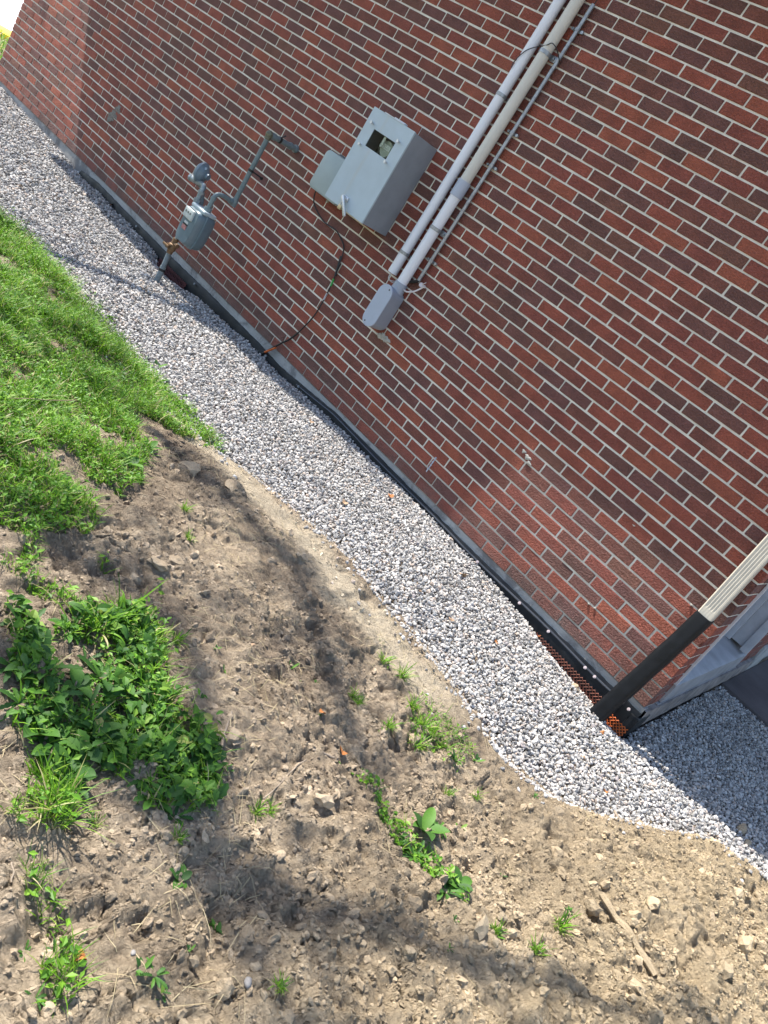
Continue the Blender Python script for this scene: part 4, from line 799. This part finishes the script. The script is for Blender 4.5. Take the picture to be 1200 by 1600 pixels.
leaves.append(veg_patch([(-12.05, -9), (-12.05, 7), (-8.7, 7), (-8.7, -.3), (-9, -1.7), (-9, -9)], 26000, .08, -.6, .012, None, .2, lf=(.02, .03)))
o = np_obj('grass', np.concatenate(VV), np.concatenate(FF), M_grass, smooth=True); tag(o, 'bright green grass growing on the bank at the left', kind='stuff')
VV = []; FF = []; off = 0
for x, y, z, L, lf in leaves:
    s_ = rng.uniform(*lf, len(x)); v, f = leafq(x, y, z + L * rng.uniform(.15, .85, len(x)), s_); put(v, f)
o = np_obj('clover', np.concatenate(VV), np.concatenate(FF), M_cover); tag(o, 'small leaved clover mixed into the grass', kind='stuff')
VV = []; FF = []; off = 0; x, y, z, L, lf = clump_leaves; s_ = rng.uniform(*lf, len(x)); v, f = leafh(x, y, z + .01 + L * rng.uniform(.1, .9, len(x)), s_, flat=.35); put(v, f)
o = np_obj('ground_cover', np.concatenate(VV), np.concatenate(FF), M_weed); tag(o, 'dense low broad leaved ground cover at the left', kind='stuff')
# dry straw and root bits on the soil
x, y = rnd(5200, -2.8, 1.4, -3.4, -.9); k = (y < edge_w(x) - .06) & (vnoise(x, y, .25, 95) > .0); x, y = x[k], y[k]
v, f = blades(x, y, ground(x, y) + .001, rng.uniform(.015, .05, len(x)), np.full(len(x), .0016), rng.uniform(1.5, 2.6, len(x)))
v[:, 2] = np.maximum(v[:, 2] , ground(v[:, 0], v[:, 1]) + .002) * 1.0; v[:, 2] = np.minimum(v[:, 2], ground(v[:, 0], v[:, 1]) + .012)
o = np_obj('straw', v, f, M_dry); tag(o, 'dry straw and root bits on the bare soil', kind='stuff')
# ---- individual weeds
def leaf_strip(L, Wd, az, rise, droop, lobes, seed, o0=(0, 0, 0)):
    r = random.Random(seed); n = 26 if lobes else 12; vs = []; F = []; az_c, az_s = math.cos(az), math.sin(az); tw = r.uniform(-.4, .4)
    for i in range(n + 1):
        t = i / n; rad = L * (t - .10 * t * t); h = L * (rise * t - droop * t * t)
        prof = (math.sin(math.pi * min(1, t ** .75)) ** .8 if lobes == 0 else (.18 + .82 * t ** .8) * (1 - t ** 5)) if t < 1 else 0
        if lobes: prof *= .62 + .38 * abs(math.sin(lobes * math.pi * t + .3)) + .1 * r.random()
        else: prof = max(prof, .10 if t < .2 else 0)
        wv = Wd / 2 * max(prof, .01)
        for s_ in (-1, 0, 1):
            lx = rad; ly = s_ * wv; lz = h + (abs(s_) * wv * .45) + s_ * wv * tw * t + (.1 * wv * math.sin(9 * t + s_) if s_ else 0)
            vs.append((o0[0] + lx * az_c - ly * az_s, o0[1] + lx * az_s + ly * az_c, o0[2] + lz))
    for i in range(n):
        for k in (0, 1): a = i * 3 + k; F.append((a, a + 1, a + 4, a + 3))
    return vs, F
def plant_mesh(kind, seed):
    r = random.Random(seed); V = []; F = []
    def add(v, f):
        b = len(V); V.extend(v); F.extend([tuple(i + b for i in q_) for q_ in f])
    if kind == 'rosette':
        for k in range(r.randint(10, 15)): add(*leaf_strip(r.uniform(.55, 1.0), r.uniform(.22, .34), k * 2.4 + r.uniform(-.3, .3), r.uniform(.35, .95), r.uniform(.3, .7), r.choice([4, 5, 6]), r.random()))
    elif kind == 'broad':
        for k in range(r.randint(5, 7)): add(*leaf_strip(r.uniform(.6, 1.05), r.uniform(.42, .58), k * 2.4 + r.uniform(-.3, .3), r.uniform(.4, 1.1), r.uniform(.2, .6), 0, r.random()))
    elif kind == 'sprout':
        for k in range(r.randint(6, 11)): add(*leaf_strip(r.uniform(.4, 1.0), r.uniform(.25, .4), k * 2.4, r.uniform(.3, 1.2), r.uniform(.1, .5), r.choice([0, 0, 3]), r.random(), (r.uniform(-.3, .3), r.uniform(-.3, .3), 0)))
    else:
        for k in range(60):
            add(*leaf_strip(r.uniform(.4, 1.1), r.uniform(.05, .08), r.uniform(0, 6.28), r.uniform(.6, 2.2), r.uniform(.3, 1.2), 0, r.random(), (r.uniform(-.3, .3), r.uniform(-.3, .3), 0)))
    me = bpy.data.meshes.new(kind); me.from_pydata(V, [], F); me.polygons.foreach_set('use_smooth', [True] * len(F)); me.update(); me.materials.append(M_weed if kind != 'grass' else M_grass); return me
names = {'rosette': ('dandelion_plant', 'weed'), 'broad': ('broadleaf_weed', 'weed'), 'sprout': ('weed_sprout', 'weed'), 'grass': ('grass_tuft', 'grass tuft')}
groups = {'rosette': 'toothed leaf rosettes on the bank', 'broad': 'broad leaved weeds on the bank', 'sprout': 'small sprouts on the bare soil', 'grass': 'separate grass tufts on the bare soil'}
for kind, lst, px in (('rosette', ROSETTE, ROSETTE_PX), ('broad', BROAD, BROAD_PX), ('sprout', SPROUT, SPROUT_PX), ('grass', TUFT, TUFT_PX)):
    proto = [plant_mesh(kind, s_) for s_ in range(4)]
    look = {'rosette': 'dark green toothed leaf rosette', 'broad': 'broad smooth leaved weed', 'sprout': 'small green sprout', 'grass': 'thin grass tuft'}[kind]
    for i, (x, y, s_) in enumerate(lst):
        o = bpy.data.objects.new(names[kind][0], proto[i % 4]); o.location = (x, y, float(ground(np.array([x]), np.array([y]))[0]) - .003)
        k = s_ * {'rosette': .72, 'broad': .72, 'sprout': .75, 'grass': .85}[kind]; o.scale = (k, k, k * random.uniform(.8, 1.1)); o.rotation_euler = (random.uniform(-.1, .1), random.uniform(-.1, .1), random.uniform(0, 6.28))
        link(o); tag(o, look + ' ' + PLACE[kind][i], names[kind][1], groups[kind])
# ---- rocks, leaves, sticks
RL = ['pale flat clay chunk beside the weeds at lower right', 'smooth round grey pebble near the bottom edge', 'cracked clay chunk just below the bright bank edge', 'large grey clod on the shaded upper bank', 'long pale clod right of the grass on the upper bank', 'small pale clod next to the long clod', 'pale clod above the dark hollow in mid bank', 'brown clod in the dark shadow band', 'tiny white stone at lower left', 'light pebble in the building shadow', 'mossy tan clump of earth in the gravel by the drainage mesh', 'dark pebble in the shaded gravel', 'small brown clod left of the long shadow', 'small grey clod under the centre weeds', 'dark stone in the shaded gravel by the footing', 'rounded pale stone on the sandy spoil', 'pale clod at the edge of gravel and spoil', 'brown clod under the left grass clump', 'rounded stone at the shadow edge on the right', 'smaller rounded stone below the shadow edge on the right']
for i, (x, y, s_) in enumerate(ROCKS):
    peb = i in (1, 8, 9, 11, 14, 18, 19); v, f = rocks(np.zeros((1, 3)), [s_ * .5], IV2, IF2, .07 if peb else .17, (.5, .7)); v[:, 2] *= 1 if peb else .6; m = MCL if i not in (1, 8, 9, 11, 14) else m_paint('grey_pebble', (.30, .28, .26), .8, 0, .2, 30, .3)
    o = np_obj('clay_chunk' if i not in (1, 8, 9, 11, 14) else 'pebble', v, f, m, smooth=peb); o.location = (x, y, float(ground(np.array([x]), np.array([y]))[0]) + s_ * (.1 if peb else .0)); tag(o, RL[i], 'stone', 'loose stones and clods')
LL = ['orange leaf standing against the membrane left of the drainage mesh', 'orange leaf at the wall foot beside the gas pipe', 'orange leaf at the wall foot far left', 'tan leaf lying in the middle of the gravel', 'pinkish leaf scrap on the gravel by the wall', 'small brown leaf near the wall foot in mid gravel', 'orange leaf on a green sprout in the soil', 'tiny tan leaf in the upper gravel', 'dark red leaf scrap on the bare soil', 'red leaf scrap on the gravel at lower right', 'tan leaf scrap on the gravel below the boot', 'yellow brown curled leaf at lower left', 'tan scrap in the central gravel', 'small tan scrap near the bank edge', 'yellow scrap in the lower gravel', 'pale leaf in the weed clump', 'dry leaf in the grass at far left', 'dry leaf scrap in mid soil', 'rusty scrap just below the boot', 'brown leaf scrap in the upper grass']
for i, (x, y, s_) in enumerate(LEAVES):
    r = random.Random(i + 50); n = 10; V = [(0, 0, .1)]
    for k in range(n):
        a = 2 * math.pi * k / n; q_ = r.uniform(.7, 1.1); V.append((math.cos(a) * q_, math.sin(a) * q_ * .7, .35 * math.cos(2 * a + i) + r.uniform(-.1, .1)))
    me = bpy.data.meshes.new('leaf'); me.from_pydata(V, [], [(0, k + 1, (k + 1) % n + 1) for k in range(n)]); me.materials.append(M_orleaf if i not in (3, 4, 7, 10, 12, 13, 15, 16, 17) else m_paint('tan_dry_leaf', (.46, .30, .18), .8, 0, .3, 60))
    o = bpy.data.objects.new('dry_leaf', me); k = s_ * .62; o.scale = (k, k, k); grav = y > np.interp(x, EX, EY)
    zz = float(zgrav(x, y)) + .02 if grav else float(ground(np.array([x]), np.array([y]))[0]) + .012
    if i == 0: x, y, zz = -.625, -.045, -.115
    o.location = (x, y, zz); o.rotation_euler = (r.uniform(-.5, .5) + (.9 if i in (0, 1, 2) else 0), r.uniform(-.5, .5), r.uniform(0, 6)); link(o); tag(o, LL[i], 'leaf', 'dry leaves lying about')
SL = ['thick weathered root lying in the rubble at lower right', 'short dark twig at the gravel edge', 'short brown twig left of the orange leaf', 'thin twig on the soil right of the weed clump', 'long straw stalk lying across the grass at far left', 'thin dark stem upright at lower left', 'thinner root piece left of the thick root', 'thin pale twig on the mid soil']
for i, ((a, b_), c_) in enumerate([((s_[0], s_[1]), 0) for s_ in STICKS]):
    r = random.Random(i); bm = bmesh.new(); P_ = []
    for t in np.linspace(0, 1, 7):
        x = a[0] + (b_[0] - a[0]) * t + r.uniform(-.004, .004); y = a[1] + (b_[1] - a[1]) * t + r.uniform(-.004, .004); P_.append((x, y, float(ground(np.array([x]), np.array([y]))[0]) * .3 + .7 * float(ground(np.array([(a[0] + b_[0]) / 2]), np.array([(a[1] + b_[1]) / 2]))[0]) + (.001 if i != 4 else .06)))
    tube(bm, smooth_path(P_, 3), [(.0105, .005, .004, .003, .0018, .002, .006, .002)[i] * (1 + .15 * math.sin(k)) for k in range(19)], 7)
    o = bm_obj('stick', bm, (MCL if i in (0, 6) else M_wood) if i != 4 else M_dry, smooth=True); tag(o, SL[i], 'stick', 'sticks and roots')
# ------------------------------------------------------------------ trees standing outside the frame; their branches shade the scene
def up(p, s_): return Vector((p[0], p[1], p[2] if len(p) > 2 else -.05)) + S * s_
def tree(name, base, top, limbs, leafpts, label, r0=.17, seed=1):
    t = thing(name, base, label, 'tree'); bm = bmesh.new(); base = Vector(base); top = Vector(top); rr = random.Random(seed)
    tube(bm, smooth_path([base + Vector((0, 0, -.3)), base + (top - base) * .4 + Vector((.1, .05, 0)), top]), [r0 * (1 - .55 * k / 12) for k in range(13)], 12)
    for P_, ra in limbs:
        s0 = base + (top - base) * rr.uniform(.55, .95); pts = smooth_path([s0, (s0 + P_[0]) / 2 + Vector((0, 0, .5))] + list(P_)); n = len(pts)
        tube(bm, pts, [ra * (1.5 - 1.1 * k / n) for k in range(n)], 7)
        for q_ in range(3, n, 3):
            p = pts[q_]; d = Vector((rr.uniform(-1, 1), rr.uniform(-1, 1), rr.uniform(-.3, .8))).normalized() * rr.uniform(.3, .7)
            tube(bm, [p, p + d * .5 + Vector((0, 0, .05)), p + d], [ra * .35, ra * .2, ra * .08], 5)
    bm_obj('trunk', bm, M_bark, t)
    c, sg, n = leafpts; P_ = np.concatenate([np.array(a)[None] + np.random.default_rng(seed + i).normal(size=(m_, 3)) * s_ for i, (a, s_, m_) in enumerate(c)])
    s_ = np.random.default_rng(seed).uniform(.03, .055, len(P_)); v, f = leafq(P_[:, 0], P_[:, 1], P_[:, 2], s_, flat=.2)
    np_obj('crown', v, f, M_cover, t, org=base)
limbsA = [([up((-4.3, -2.4), 5.6), up((-4.2, -1.4), 5.5), up((-4.12, -1.1), 5.5), up((-4.07, -.75), 5.5), up((-3.93, -.52), 5.5), up((-3.8, -.2), 5.5), up((-3.6, .3), 5.5)], .055),
          ([up((-2.2, -2.0), 9.4), up((-1.7, -1.78), 9.2), up((-1.15, -1.66), 9.2), up((-.8, -1.75), 9.2), up((-.4, -1.95), 9.100000000000001), up((.0, -2.1), 9.0)], .04)]
leafA = [(tuple(up((x, y), s_ + 2.2)), sd, n) for x, y, s_, sd, n in ((-1.55, -1.72, 7, .10, 80), (-1.1, -1.66, 7, .11, 80), (-.65, -1.85, 7, .12, 50), (-.35, -1.95, 7, .12, 40), (-4.3, -.5, 5, .12, 26), (-3.75, -.22, 4, .07, 34), (-4.5, -1.3, 4, .15, 40), (-6.2, -1.3, 5, .2, 60), (-2.1, -.0, 5.5, .12, 40), (-1.1, .0, 6, .10, 14), (-7.6, -.3, 5, .3, 40), (-5.8, -.9, 7, .3, 60), (-5.1, -.6, 7, .3, 60), (-2.9, -2.3, 6.5, .2, 60), (-2.55, -1.75, 6.5, .12, 60), (-3.1, -1.55, 6.5, .12, 60), (-6.8, -.6, 7, .3, 60), (-1.6, -1.0, 7, .15, 16), (-1.0, -.9, 7, .12, 12))]
tree('shade_tree', (-9.2, -5.2, -.1), (-8.2, -4.2, 5.2), limbsA, (leafA, 0, 0), 'sparse leafed tree standing left of the bank outside the picture', .17, 3)
limbsB = [([up((-.6, -3.0), 9.7), up((-.155, -2.8), 9.600000000000001), up((.1, -2.57), 9.5), up((.34, -2.28), 9.4), up((.75, -1.82), 9.3), up((1.2, -1.5), 9.2)], .06),
          ([up((-.9, -2.55), 9.7), up((-.3, -2.6), 9.600000000000001), up((.1, -2.8), 9.5), up((.5, -2.7), 9.4)], .035)]
leafB = [(tuple(up((x, y), s_ + 2.2)), sd, n) for x, y, s_, sd, n in ((.05, -2.65, 7.3, .13, 60), (.3, -2.75, 7.3, .12, 60), (.6, -2.1, 7.2, .12, 40), (-.9, -2.4, 7.4, .14, 70), (-1.1, -2.65, 7.4, .14, 50), (.95, -1.5, 7.1, .12, 40))]
tree('shade_tree', (-7.0, -7.2, -.1), (-6.2, -5.6, 5.0), limbsB, (leafB, 0, 0), 'bare limbed tree standing behind the photographer outside the picture', .2, 5)
